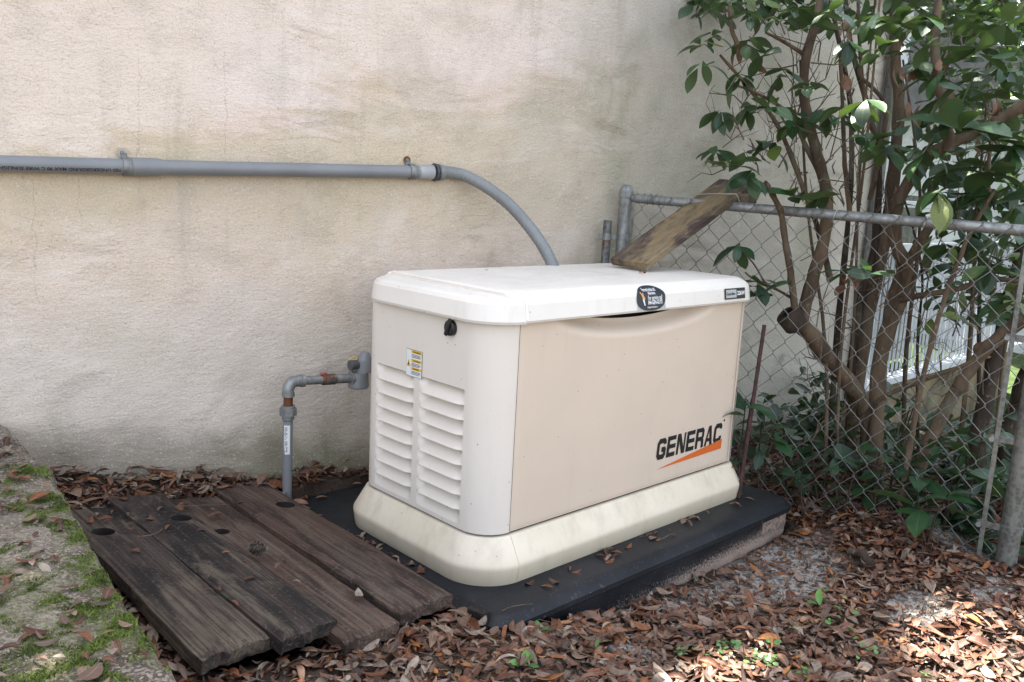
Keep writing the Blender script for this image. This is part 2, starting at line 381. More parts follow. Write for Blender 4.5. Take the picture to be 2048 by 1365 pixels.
MOSS = [(-.97,.19,.06,.10), (-1.06,-.20,.12,.10), (-.98,.38,.07,.11), (-1.15,.02,.10,.16), (-1.0,-.33,.05,.06), (-.96,.62,.05,.07), (-1.2,-.3,.1,.1), (-1.02,-.02,.04,.12)]
MT['slab'] = mat_slab()
def mat_pad():
    N = NM('black_composite_pad', .55, 0, .3); X, Y, Z = N.sep(); X = N.math('ADD', X, .53); Z = N.math('SUBTRACT', Z, .1)
    c = N.mix(N.ramp(N.noise(7, detail=5), .4, .65), (.0075,.009,.012), (.014,.0155,.019))
    c = N.mix(N.ramp(N.noise(330, detail=2), .68, .76, 0, .8), c, (.30,.28,.27))
    c = N.mix(N.ramp(N.noise(30, detail=6), .62, .74, 0, .35), c, (.14,.13,.12))
    # splashed sand on the side of the pad
    sp = N.noise(1, N.map((230,230,120)), 3, .75)
    k = N.math('ADD', N.math('MULTIPLY', N.math('SUBTRACT', sp, .5), 1.9), N.math('ADD', N.math('MULTIPLY', X, .42), N.math('MULTIPLY', N.math('ADD', Z, .09), -9.0)))
    k = N.math('MULTIPLY', N.ramp(k, .26, .52), N.ramp(Z, -.045, -.038, 1, 0))
    c = N.mix(k, c, (.33,.25,.20)); N.col(c); N.rgh(N.ramp(k, 0, 1, .47, .95)); N.bump(N.noise(300), .25, .001); return N.m
MT['pad'] = mat_pad()

# ------------------------------------------------------------------ ground
GP = np.array([(-.8,1.05,.15),(-.46,1.0,.085),(-.084,.94,.025),(.11,.91,.005),(.6,.8,-.04),(1.2,.7,-.08),(2.2,.55,-.1),(3,.4,-.12),
 (-.3,.8,.01),(-.6,.75,.05),(-.8,.6,.07),(-.3,.4,.0),(-.6,.3,.03),(-.85,.2,.06),(-.85,-.2,.045),(-.6,-.2,.03),(-.3,-.2,.0),(-.1,-.25,-.045),(.05,-.2,-.07),(.2,-.2,-.11),(.42,-.2,-.125),(.3,-.33,-.10),(.67,-.2,-.142),(.6,-.33,-.12),
 (1.0,-.2,-.14),(1.0,-.35,-.125),(1.2,-.22,-.125),(1.27,0,-.07),(1.3,.3,-.08),(1.33,-.12,-.055),(1.40,-.44,-.03),(1.2,-.45,-.06),(1.46,-.78,-.1),(.7,-.7,-.12),(1.1,-.65,-.09),(0,-.8,-.09),
 (.5,-1.2,-.13),(1.3,-1.2,-.14),(-.6,-1,-.05),(-1.2,-.3,.05),(-1.2,.8,.1),(1.8,0,-.07),(2.2,-.5,-.06),(3,-1,-.12),(2.6,0,-.15),(3.4,.5,-.3),(4,0,-.45),(5,0,-.5),(4,-2,-.3),(2,-2,-.15),(0,-3,-.1),(-3,-3,0),(-3,.5,.2)])
def gz(x, y):
    x = np.asarray(x, float); y = np.asarray(y, float)
    num = 0; den = 1e-9
    for a, b, z in GP:
        d2 = (x-a)**2+(y-b)**2; w = 1/(d2+.02)**2; num = num+w*z; den = den+w
    z = num/den
    z = z + .006*np.sin(x*9.1+y*4.3)*np.cos(y*11.7-x*3.1) + .004*np.sin(x*23+1)*np.sin(y*19+2)
    return z
def axis(lo, hi, step, outer):
    a = list(np.arange(lo, hi, step)); s = step; x = lo; L = []
    while x > -outer: s *= 1.35; x -= s; L.append(x)
    s = step; x = a[-1]; Rr = []
    while x < outer: s *= 1.35; x += s; Rr.append(x)
    return np.array(L[::-1]+a+Rr)
gx, gy = axis(-1.1, 3.0, .02, 90), axis(-1.5, 1.1, .02, 90)
XX, YY = np.meshgrid(gx, gy, indexing='ij'); ZZ = gz(XX, YY)
ZZ = np.where((XX > -.21)&(XX < 1.22)&(YY > -.15)&(YY < .84), -.22, ZZ); ZZ = np.where((XX > -.80)&(XX <= -.21)&(YY > -.02)&(YY < .80), np.minimum(ZZ, -.12), ZZ)
gn = RNG.random(ZZ.shape)*.006*((XX > -1.2)&(XX < 3.2)&(YY > -1.6)&(YY < 1.2)); 
V = np.stack([XX, YY, ZZ+gn], -1).reshape(-1, 3); nx, ny = XX.shape
I = np.arange(nx*ny).reshape(nx, ny)
Fq = np.stack([I[:-1,:-1], I[1:,:-1], I[1:,1:], I[:-1,1:]], -1).reshape(-1, 4)
tag(fast('ground', V, Fq, MT['soil'], None, True), kind='structure')

# concrete slab on the left
edge = [(-.885,1.3),(-.893,1.1),(-.905,.85),(-.906,.65),(-.935,.42),(-.952,.30),(-.968,.18),(-.985,.05),(-1.0,-.08),(-1.012,-.2),(-1.025,-.35),(-1.03,-.5),(-1.05,-.8),(-1.06,-1.6)]
ey = np.array([e[1] for e in edge])[::-1]; ex = np.array([e[0] for e in edge])[::-1]
ys = np.arange(-1.6, 1.28, .012); off = np.array([0, .004, .012, .03, .06]+[.06+.02*k for k in range(1, 16)]+[.6, 1.2, 3])
SV = []; 
for yi, y in enumerate(ys):
    e = np.interp(y, ey, ex) + .003*math.sin(y*31)+.003*math.sin(y*67+1)+RNG.normal(0, .0025)
    SV.append((e+.012, y, -.05)); SV.append((e+.010, y, .255))
    for k, o in enumerate(off):
        z = .3 - .016*math.exp(-o/.008) + RNG.normal(0, .0014) + .0015*math.sin(y*8+o*9)
        SV.append((e-o, y, z))
m = len(off)+2; J = np.arange(len(ys)*m).reshape(len(ys), m)
SF = np.stack([J[:-1,:-1], J[1:,:-1], J[1:,1:], J[:-1,1:]], -1).reshape(-1, 4)[:, ::-1]
tag(fast('concrete_slab', SV, SF, MT['slab'], None, True), kind='structure')

# moss tufts on the slab
mv = []; 
for (x, y, rx, ry) in MOSS:
    n = int(12000*(rx*ry)/.01)
    a = RNG.random(n)*2*math.pi; r = np.sqrt(RNG.random(n))
    r = r*(1+.35*np.sin(a*3+x*50)+.2*np.sin(a*7))
    px_ = x+rx*r*np.cos(a); py_ = y+ry*r*np.sin(a)
    dens = np.sin(px_*61+py_*23)+np.sin(px_*37-py_*71)+RNG.normal(0, .8, n)
    ok = (px_ < np.interp(py_, ey, ex)-.002)&(dens > .25)
    mv.append(np.stack([px_[ok], py_[ok]], -1))
mv = np.concatenate(mv); n = len(mv)
an = RNG.random(n)*2*math.pi; h = .002+.004*RNG.random(n); w = .0012+.0010*RNG.random(n); tilt = RNG.normal(0, .6, (n, 2))
z0 = np.full(n, .299)
A = np.stack([mv[:,0]-w*np.cos(an), mv[:,1]-w*np.sin(an), z0], -1); B = np.stack([mv[:,0]+w*np.cos(an), mv[:,1]+w*np.sin(an), z0], -1)
Cc = np.stack([mv[:,0]+tilt[:,0]*h, mv[:,1]+tilt[:,1]*h, z0+h], -1)
tag(fast('moss', np.stack([A, B, Cc], 1).reshape(-1, 3), np.arange(3*n).reshape(n, 3), MT['moss']), 'bright green moss in cushions along the old slab', 'moss', kind='stuff')

# ------------------------------------------------------------------ building wall
WA = math.atan(-.158)
bld = empty('stucco_building', (-.084, .9403, 0), 'weathered cream stucco house wall behind the generator', 'building', rotz=WA)
def bl(x, y, z): c, s = math.cos(WA), math.sin(WA); return (-.084+c*x-s*y, .9403+s*x+c*y, z)
WX1 = 3.16
# front sheet, gently uneven, with a real thickness
xs = np.concatenate([[-5,-3,-2,-1.4], np.arange(-1.1, WX1-.001, .02), [WX1]]); zs = np.concatenate([[-.7,-.3], np.arange(-.2, 2.0, .02), [2.0]])
XW, ZW = np.meshgrid(xs, zs, indexing='ij')
def wob(x, z):
    y = .0035*np.sin(x*3.1+z*2.2)+.0025*np.sin(x*7.3-z*6.1+1)+.0012*np.sin(x*15+z*33)+.0008*np.sin(x*41-z*27)
    return y
YW = wob(XW, ZW); c, s = math.cos(WA), math.sin(WA)
V = np.stack([-.084+c*XW-s*YW, .9403+s*XW+c*YW, ZW], -1).reshape(-1, 3); nx, nz = XW.shape
I = np.arange(nx*nz).reshape(nx, nz); Fq = np.stack([I[:-1,:-1], I[1:,:-1], I[1:,1:], I[:-1,1:]], -1).reshape(-1, 4)
fast('wall', V, Fq, MT['stucco'], bld, True)
b = MB(); b.add([bl(-5,.012,-.7), bl(WX1,.012,-.7), bl(WX1,.012,2), bl(-5,.012,2), bl(-5,3.5,-.7), bl(WX1,3.5,-.7), bl(WX1,3.5,2), bl(-5,3.5,2)],
   [(1,5,6,2),(0,3,7,4),(4,7,6,5),(0,1,2,3)]); b.make('side_walls', MT['stucco'], bld)
b = MB(); b.add([bl(-5.1,-.1,2.0), bl(WX1+.1,-.1,2.0), bl(WX1+.1,-.1,2.14), bl(-5.1,-.1,2.14), bl(-5.1,-.07,2.0), bl(WX1+.1,-.07,2.0), bl(WX1+.1,-.07,2.14), bl(-5.1,-.07,2.14)],
   [(0,1,2,3),(4,7,6,5),(0,4,5,1),(3,2,6,7),(1,5,6,2),(0,3,7,4)]); b.make('fascia', MT['trim'], bld)
b = MB(); b.add([bl(-5.1,-.067,2.002), bl(WX1+.1,-.067,2.002), bl(WX1+.1,3.6,2.002), bl(-5.1,3.6,2.002), bl(-5.1,-.12,2.143), bl(WX1+.1,-.12,2.143), bl(WX1+.1,3.6,2.9), bl(-5.1,3.6,2.9)],
   [(0,3,2,1),(4,5,6,7),(0,1,5,4),(2,3,7,6),(1,2,6,5),(0,4,7,3)]); b.make('roof', MT['roof'], bld)
b = MB(); b.box(bl(WX1-.05,-.012,.62), (.11,.02,2.7), WA); b.make('corner_trim', MT['trim'], bld)
b = MB(); b.tube([bl(WX1-.14,-.035,1.98), bl(WX1-.14,-.035,-.6)], .028, 10); b.make('downspout', MT['galv'], bld, True)

# neighbouring porch with a white slatted screen beyond the corner
por = empty('slatted_porch', (3.6,.62,-.05), 'white slatted porch screen on a brown base beyond the house corner', 'porch')
slat = None
for k in range(46):
    x = 3.27+k*.062
    if slat is None:
        b = MB(); b.box((x,.62,.365), (.047,.014,.75), rad(22), .002); slat = b.make('slat', MT['trim'], por)
    else:
        o = slat.copy(); COL.objects.link(o); o.location = (x-3.27, 0, 0)
b = MB(); b.box((4.66,.61,.765), (2.9,.05,.05), 0, .004); b.make('top_rail', MT['trim'], por)
b = MB(); b.box((4.66,.60,-.03), (2.9,.09,.04), 0, .004); b.make('sill', MT['trim'], por)
b = MB(); b.box((4.66,1.5,.4), (2.9,.05,1.4), 0, .004); b.make('inner_wall', MT['galv_dark'], por)
b = MB(); b.box((4.66,.66,-.53), (2.9,.10,.95), 0, .004); b.make('base_wall', MT['deck'], por)
b = MB(); b.box((4.66,.62,1.02), (2.9,.04,.04), 0, .004); b.make('handrail', MT['trim'], por)
nb = empty('neighbour_house', (8.5,1.5,-.5), 'pale neighbouring house with dark window glimpsed through the bush', 'house')
b = MB(); b.box((9.5,2.4,.6), (4,3,2.6), 0, .01); b.make('wall', MT['trim'], nb)
b = MB(); b.box((8.2,.89,1.15), (.9,.03,.7), 0, .004); w_ = b.make('window', MT['glass'], nb)
b = MB(); b.box((8.2,.86,.77), (1.0,.05,.05), 0, .004); b.make('sill', MT['trim'], w_)
b = MB(); b.add([(7.2,.5,1.9),(11.9,.5,1.9),(11.9,4.2,1.9),(7.2,4.2,1.9),(7.2,.5,2.0),(11.9,.5,2.0),(11.9,2.4,3.0),(7.2,2.4,3.0),(7.2,4.2,2.0),(11.9,4.2,2.0)],
   [(0,3,2,1),(0,1,5,4),(4,5,6,7),(7,6,9,8),(3,8,9,2),(1,2,9,6,5),(0,4,7,8,3)]); b.make('roof', MT['roof'], nb)

# ------------------------------------------------------------------ pad
pad = empty('generator_pad', (.53,.35,-.1), 'black composite pad under the generator with sand splashed side', 'pad')
def rrect(x0, x1, y0, y1, r, n=7):
    """r = (front-left, front-right, back-right, back-left); ccw from the front-left corner"""
    P = []
    for (cx, cy, a0, rr) in ((x0+r[0], y0+r[0], 180, r[0]), (x1-r[1], y0+r[1], 270, r[1]), (x1-r[2], y1-r[2], 0, r[2]), (x0+r[3], y1-r[3], 90, r[3])):
        for k in range(n+1):
            a = rad(a0+90*k/n); P.append((cx+rr*math.cos(a), cy+rr*math.sin(a)))
    return P
def loft(outfn, prof, cap_top=True, cap_bot=False):
    v = []; f = []; n = None
    for (o, z) in prof:
        P = outfn(o); n = len(P); v += [(x, y, z(x, y) if callable(z) else z) for x, y in P]
    for i in range(len(prof)-1):
        for k in range(n): f.append((i*n+k, i*n+(k+1)%n, (i+1)*n+(k+1)%n, (i+1)*n+k))
    if cap_top: f.append(tuple(range((len(prof)-1)*n, len(prof)*n)))
    if cap_bot: f.append(tuple(reversed(range(n))))
    return v, f
v, f = loft(lambda o: rrect(-.185-o, 1.215+o, -.165-o, .83+o, [max(.01, .06+o)]*4), [(-.012,-.24),(-.010,-.042),(-.002,-.040),(.004,-.034),(.003,-.020),(-.018,-.003),(-.03,0)])
smooth_by_angle(build('slab', v, f, MT['pad'], pad), 30)
b = MB(); b.box((1.09,-.156,-.066), (.15,.004,.044), 0); b.make('side_label', mat_plain('faded_label', (.30,.22,.18), .8, 0, .35, 90), pad)

# ------------------------------------------------------------------ generator
gen = empty('standby_generator', (.48,.28,0), 'large cream standby generator with louvred end on a black pad', 'generator')
BX0, BX1, BY1 = -.09, 1.055, .555
def body_out(o, rl=.09): return rrect(BX0-o, BX1+o, -o, BY1+o, (rl+o, .035+o, .05+o, .07+o), 20)
# skirt: two pieces meeting at X = 0
SK = [(.036,0),(.0375,.003),(.0432,.040),(.0440,.046),(.0432,.0515),(.0410,.0565),(.037,.063),(.008,.1145),(.004,.118),(-.002,.1192),(-.009,.1188),(-.010,.10)]
def clampx(v, lo=None, hi=None):
    return [((max(x, lo) if lo is not None else min(x, hi)), y, z) for x, y, z in v]
v, f = loft(lambda o: body_out(o, .10), SK, False)
smooth_by_angle(build('skirt_end', clampx(v, hi=-.0006), f, MT['skirt'], gen), 20)
smooth_by_angle(build('skirt_front', clampx(v, lo=.0006), f, MT['skirt'], gen), 20)
# dark core behind the seams
v, f = loft(lambda o: body_out(o-.09), [(0,.03),(0,.734)], True); build('inner_core', v, f, MT['black'], gen)
Z0, Z1 = .125, .70
# end panel with two columns of louvers
pl = [(-.003,.0)]
for k in range(0, 9): a = rad(270-90*k/8); pl.append((BX0+.09+.09*math.cos(a), .09+.09*math.sin(a)))
YR0, YR1, YL0, YL1 = .095, .280, .305, .478
pe = [(BX0, YR0), (BX0, YR1), (BX0, YL0), (BX0, YL1)]
for k in range(0, 9): a = rad(180-90*k/8); pe.append((BX0+.07+.07*math.cos(a), BY1-.07+.07*math.sin(a)))
pe.append((.02, BY1))
plan = pl+pe; NPL = len(plan); iR = len(pl)
LT, LB, LP = .496, .1370, .0399
rows = [Z0, LB, LT, Z1]
v = [(x, y, z) for z in rows for x, y in plan]; f = []
for i in range(3):
    for k in range(NPL-1):
        if i == 1 and k in (iR, iR+2): continue
        f.append((i*NPL+k+1, i*NPL+k, (i+1)*NPL+k, (i+1)*NPL+k+1))
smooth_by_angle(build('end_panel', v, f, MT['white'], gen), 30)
protos = {}
for col, (ya, yb) in enumerate(((YR0, YR1), (YL0, YL1))):
    for k in range(9):
        zt = LT-LP*k; zb = max(LT-LP*(k+1), LB); last = k == 8
        key = (col, last)
        if key in protos:
            o = protos[key].copy(); COL.objects.link(o); o.location = (0, 0, zt-protos[key]['zt']); continue
        ny_, nt_ = 22, 8; v = []
        for j in range(-1, nt_+1):
            t = max(j, 0)/nt_
            for i in range(ny_+1):
                s_ = i/ny_; ef = float(sstep(0, .12, s_)*sstep(0, .12, 1-s_))
                if j == -1: d = .009*ef if k else 0.0
                else: d = ef*(-.030*(1-t)**1.1+(.0 if last else .009)*t)
                v.append((BX0-d, ya+(yb-ya)*s_, zt+(zb-zt)*t - (0.0012 if j == -1 else 0)))
        f = []
        for j in range(nt_+1):
            for i in range(ny_): a = j*(ny_+1)+i; f.append((a, a+1, a+ny_+2, a+ny_+1))
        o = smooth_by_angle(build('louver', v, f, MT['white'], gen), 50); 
        for p_ in (): pass
        if k == 0:                                                  # the first one keeps its place, its copies follow
            protos[key] = o; o['zt'] = zt
        elif last: protos[key] = o; o['zt'] = zt
for o in protos.values(): del o['zt']
# front panel with the finger recess under the lid
nxp, nzp = 90, 60; v = []
for j in range(nzp+1):
    for i in range(nxp+1):
        x = .0035+1.013*i/nxp
        u = (x-.49)/.37; ins = abs(u) < 1; dip = max(0, 1-u*u)**.9 if ins else 0
        zt_ = Z1-.048*dip; z = Z0+(zt_-Z0)*j/nzp
        d = .040*min(1, dip*1.6)*float(sstep(.045, .004, zt_-z)) if ins else 0
        e = min(x-.0035, 1.0165-x, z-Z0)
        if e < .004: d += .003*(1-max(0, e)/.004)
        v.append((x, -.001+d, z))
f = [(j*(nxp+1)+i, j*(nxp+1)+i+1, (j+1)*(nxp+1)+i+1, (j+1)*(nxp+1)+i) for j in range(nzp) for i in range(nxp)]
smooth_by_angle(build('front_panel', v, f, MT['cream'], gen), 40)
pr = [(1.0195,.004),(1.0205,0)]
for k in range(7): a = rad(270+90*k/6); pr.append((BX1-.034+.034*math.cos(a), .034+.034*math.sin(a)))
pr += [(BX1,.3),(BX1,.5)]
for k in range(7): a = rad(0+90*k/6); pr.append((BX1-.05+.05*math.cos(a), BY1-.05+.05*math.sin(a)))
pr += [(.5,BY1),(.02,BY1)]
n = len(pr); v = [(x, y, z) for z in (Z0, Z1) for x, y in pr]
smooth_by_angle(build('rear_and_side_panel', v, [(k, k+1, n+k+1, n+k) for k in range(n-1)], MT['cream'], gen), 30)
# lid
LID = [(-.02,.695),(.006,.690),(.014,.678),(.019,.676),(.022,.682),(.016,.722),(.011,.732),(.001,.740),(-.020,.750),(-.03,.7515)]
def lid_out(o): return rrect(BX0-o, BX1+o, -o, BY1-.02+o, (.095+o, .055+o, .055+o, .09+o), 20)
v, f = loft(lid_out, LID); 
smooth_by_angle(build('lid', clampx(v, lo=-.032), f, MT['lid'], gen), 16)
LC = [(-.02,.695),(.008,.688),(.016,.676),(.021,.674),(.024,.681),(.018,.722),(.012,.731),(.002,.736),(-.03,.7405),(-.05,.7405)]
v, f = loft(lid_out, LC)
smooth_by_angle(build('lid_end_cap', clampx(v, hi=.001), f, MT['lid'], gen), 16)
# raised bead between end cap and lid top
b = MB(); b.tube([(.0015,-.0225,.684),(.0005,-.0175,.722),(-.004,-.010,.732),(-.016,.004,.741),(-.030,.03,.7480),(-.030,.49,.7505),(-.030,.515,.744)], .0045, 8); b.make('lid_bead', MT['lid'], gen, True)
# lock knob
kn = MB(); kn.tube([(BX0-.0005,.155,.646),(BX0-.010,.155,.646),(BX0-.012,.155,.646)], [.021,.020,.016], 24)
kn.box((BX0-.0135,.155,.648), (.007,.012,.048), 0, .003, rad(22)); smooth_by_angle(kn.make('lock_knob', MT['black'], gen), 40)

# ---- lettering
def flat_poly(name, polys, xf, m, parent):
    """polys: lists of (u, v, layer); xf maps (u, v, lift) to the world"""
    v = []; f = []
    for P, lay in polys:
        o = len(v); v += [xf(u, w, lay) for u, w in P]; f.append(tuple(range(o, o+len(P))))
    return build(name, v, f, m, parent)
_cache = {}
def text_obj(s, xf, m, parent, size=1.0, bold=.0, align='LEFT', name='lettering'):
    cu = bpy.data.curves.new('t', 'FONT'); cu.body = s; cu.size = size; cu.offset = bold; cu.align_x = align; cu.resolution_u = 2
    to = bpy.data.objects.new('t', cu); COL.objects.link(to); bpy.context.view_layer.update()
    me = bpy.data.meshes.new_from_object(to.evaluated_get(bpy.context.evaluated_depsgraph_get()))
    V = [xf(v.co.x, v.co.y, 0) for v in me.vertices]; Fc = [tuple(p.vertices) for p in me.polygons]
    bpy.data.objects.remove(to); bpy.data.curves.remove(cu)
    bpy.data.meshes.remove(me)
    return build(name, V, Fc, m, parent)
def stroke(path, w, base, lift0=0.0):
    out = []
    for i in range(len(path)-1):
        a = np.array(path[i]); c_ = np.array(path[i+1]); d = c_-a; L = np.linalg.norm(d); d = d/L; n_ = np.array([-d[1], d[0]])*w/2
        e0 = .0 if i == 0 else w*.22; e1 = .0 if i == len(path)-2 else w*.22
        a = a-d*e0; c_ = c_+d*e1
        out.append(([tuple((a+n_)+base), tuple((a-n_)+base), tuple((c_-n_)+base), tuple((c_+n_)+base)], lift0+(i % 3)*.00008))
    return out
G = []
def L_(ch, x0, w=.84):
    h = 1.0; t = .24; b_ = np.array([x0, 0]); 
    if ch in 'GC':
        p = [(w-.10,.70),(w-.10,.80),(w-.20,.88),(.24,.88),(.12,.76),(.12,.24),(.24,.12),(w-.20,.12),(w-.10,.22)]
        p += [(w-.10,.46),(w*.52,.46)] if ch == 'G' else [(w-.10,.33)]
        G.extend(stroke(p, t, b_))
    elif ch == 'E':
        G.extend(stroke([(.12,0),(.12,1)], t, b_)); 
        for y in (.105,.5,.895): G.extend(stroke([(.22,y),(w-.02,y)], .21, b_, .0002))
    elif ch == 'N':
        G.extend(stroke([(.11,0),(.11,1)], .21, b_)); G.extend(stroke([(w-.08,0),(w-.08,1)], .16, b_)); G.append(([(x0+.02,1),(x0+.32,1),(x0+w-.02,0),(x0+w-.30,0)][::-1], .0003))
    elif ch == 'R':
        G.extend(stroke([(.12,0),(.12,1)], t, b_)); G.extend(stroke([(.2,.895),(w-.2,.895),(w-.11,.8),(w-.11,.56),(w-.2,.46),(.2,.46)], .21, b_, .0002)); G.extend(stroke([(w-.22,.40),(w-.12,.34),(w-.10,0)], .23, b_, .0004))
    elif ch == 'A':
        G.append(([(x0,0),(x0+.22,0),(x0+.46,1),(x0+.34,1)], 0)); G.append(([(x0+.34,1),(x0+.60,1),(x0+.86,0),(x0+.60,0)][::-1], .0001)); G.extend(stroke([(.2,.30),(.68,.30)], .17, b_, .0003))
adv = 0
for ch in 'GENERAC': L_(ch, adv); adv += .965
LW = adv-.125; lx0, lx1, lz0, lz1 = .607, .963, .205, .2715
def logo_xf(u, v, l): return (lx0+(u+.10*v)/(LW+.1)*(lx1-lx0), -.0022-l, lz0+v*(lz1-lz0))
flat_poly('logo_lettering', G, logo_xf, MT['ink'], gen)
build('logo_swoosh', [(.613,-.0023,.1745),(.966,-.0023,.1815),(.968,-.0023,.214)], [(0,1,2)], MT['orange'], gen)
build('registered_mark', [(.972+.004*math.cos(a*math.pi/4),-.0023,.277+.004*math.sin(a*math.pi/4)) for a in range(8)], [tuple(range(8))], MT['ink'], gen)
# front lip of the lid is nearly vertical: z .68-.725, y about -.020
def lip(x, z): return -.0232+(z-.682)*.15
def lip_xf(x0, z0, sc, rot=0, lift=.001):
    cr, sr = math.cos(rot), math.sin(rot)
    def g(u, v, l):
        x = x0+sc*(u*cr-v*sr); z = z0+sc*(u*sr+v*cr); return (x, lip(x, z)-lift-l, z)
    return g
# service sticker
P = [(.498+.066*math.copysign(abs(math.cos(a))**.9, math.cos(a)), .713+.0345*math.copysign(abs(math.sin(a))**.8, math.sin(a))) for a in [2*math.pi*k/40 for k in range(40)]]
def lid_surf(x, z, lift):
    if z <= .722: y = -.022+(z-.682)/.04*.006
    elif z <= .732: y = -.016+(z-.722)/.010*.005
    else: y = -.011+(z-.732)/.008*.010
    return (x, y-lift, z+.0*lift)
vs = []; fs = []
for j in range(4):
    for x in (.434+.002*j, .566-.002*j): vs.append(lid_surf(x, .681+.033*j/3, .0010))
build('silver_sticker', vs, [(2*j, 2*j+1, 2*j+3, 2*j+2) for j in range(3)], MT['silver'], gen)
vs = []; fs = []; rings = 6
for r_ in range(rings+1):
    for (x, z) in P: vs.append(lid_surf(.498+(x-.498)*r_/rings, .713+(z-.713)*r_/rings, .0022))
for r_ in range(rings):
    for k in range(40): fs.append((r_*40+k, (r_+1)*40+k, (r_+1)*40+(k+1)%40, r_*40+(k+1)%40))
svc = build('service_sticker', vs, fs, MT['navy'], gen)
def s_xf(x0, z0, lift=.0034):
    return lambda u, v, l: lid_surf(x0+u, z0+v, lift+l)
for s_, x0, z0, sz, bo, hx_ in (('Forrest Jordan and', .494, .7335, .0115, .0002, .68), ('Associates', .500, .7245, .0115, .0002, .68), ('For service call', .5135, .7095, .0170, .0003, .64), ('844-GEN-GUYS', .5140, .6965, .0165, .0005, .60), ('thegeneratorguys.us', .500, .6868, .0075, .0001, .75)):
    text_obj(s_, (lambda x0, z0, hx_: (lambda u, v, l: lid_surf(x0+u*hx_, z0+v, .0034+l)))(x0, z0, hx_), MT['white_ink'], svc, sz, bo, 'CENTER')
fig = [([(.447,.732),(.451,.733),(.457,.724),(.453,.722)], 0), ([(.453,.726),(.462,.724),(.465,.712),(.456,.713)], .0001), ([(.461,.722),(.468,.715),(.466,.711),(.460,.717)], .0002),
       ([(.456,.729),(.460,.730),(.462,.726),(.457,.725)], .0003)]
flat_poly('printed_figure', fig, s_xf(0,0,.0036), MT['skin'], svc)
flat_poly('printed_trousers', [([(.456,.713),(.464,.712),(.466,.702),(.459,.704)], 0), ([(.460,.704),(.466,.703),(.468,.694),(.463,.695)], .0001)], s_xf(0,0,.0036), MT['white_ink'], svc)
# model badge
def bx(u, v, l): return lid_surf(.868+u, .690+v, .0022+l)
def rr(x0, x1, y0, y1, r): return rrect(x0, x1, y0, y1, (r,)*4, 4)
def surf_patch(name, x0, x1, z0, z1, lift, m, parent, nz_=6):
    v = []; f = []
    for j in range(nz_+1):
        for x in (x0, x1): v.append(lid_surf(x, z0+(z1-z0)*j/nz_, lift))
    for j in range(nz_): f.append((2*j, 2*j+1, 2*j+3, 2*j+2))
    return build(name, v, f, m, parent)
bd = surf_patch('model_badge', .872, .990, .6895, .7235, .0025, MT['black'], gen)
surf_patch('badge_field', .878, .938, .694, .7195, .0033, MT['silver'], bd)
text_obj('Guardian', lambda u, v, l: lid_surf(.8795+u, .7025+v, .0040+l), MT['ink'], bd, .0135, .0002)
text_obj('22kW', lambda u, v, l: lid_surf(.942+u, .7015+v, .0036+l), MT['white_ink'], bd, .0175, .0006)
# warning label on the end panel : u runs from the left (far) to the right (near) => -Y
def e_xf(y0, z0, lift=.0012): return lambda u, v, l: (BX0-lift-l, y0-u, z0+v)
wl = flat_poly('warning_label', [([(0,0),(.070,0),(.070,.074),(0,.074)], 0)], e_xf(.341, .488), MT['ink'], gen)
flat_poly('label_paper', [([(.001,.001),(.069,.001),(.069,.073),(.001,.073)], 0)], e_xf(.341, .488, .0016), MT['paper'], wl)
flat_poly('label_bars', [([(.023,z),(.068,z),(.068,z+.008),(.023,z+.008)], 0) for z in (.0645,.0405,.0185)]+[([(.003,.026),(.0205,.026),(.0118,.047)], 0)], e_xf(.341, .488, .0020), MT['yellow'], wl)
flat_poly('label_lines', [([(.025,z),(.025+w_2,z),(.025+w_2,z+.0014),(.025,z+.0014)], 0) for z, w_2 in ((.060,.036),(.0565,.040),(.053,.038),(.036,.036),(.0325,.041),(.029,.034),(.014,.038),(.0105,.040),(.007,.035))]
   + [([(.0085,.030),(.0155,.030),(.012,.041)], 0)], e_xf(.341, .488, .0024), MT['ink'], wl)
for w_2, z in (('WARNING', .0662), ('CAUTION', .0422), ('DANGER', .0202)): text_obj(w_2, e_xf(.341-.0305, .488+z, .0026), MT['ink'], wl, .0068, .0001)
# long safety strip on the right hand corner
a0 = rad(315)
def c_xf(u, v, l):
    a = rad(285)+u/.036; r = .0362+l; return (BX1-.034+r*math.cos(a), .034+r*math.sin(a), v)
sl_ = []
v = []; f = []
for j in range(2):
    for i in range(5): v.append(c_xf(.045*i/4, .135+.245*j, 0))
f = [(i, i+1, 6+i, 5+i) for i in range(4)]
strip = build('safety_strip', v, f, MT['paper'], gen)
v = []; f = []
for z0_, z1_ in ((.366,.380),(.280,.290),(.205,.216)):
    o_ = len(v)
    for z in (z0_, z1_):
        for i in range(5): v.append(c_xf(.0015+.042*i/4, z, .0005))
    f += [(o_+i, o_+i+1, o_+6+i, o_+5+i) for i in range(4)]
build('strip_bars', v, f, MT['orange'], strip)
v = []; f = []
for z in np.arange(.140, .362, .0062):
    if any(abs(z-q) < .008 for q in (.285,.21)): continue
    o_ = len(v)
    for zz in (z, z+.0016):
        for i in range(5): v.append(c_xf(.005+.034*i/4, zz, .0005))
    f += [(o_+i, o_+i+1, o_+6+i, o_+5+i) for i in range(4)]
build('strip_lines', v, f, MT['ink'], strip)

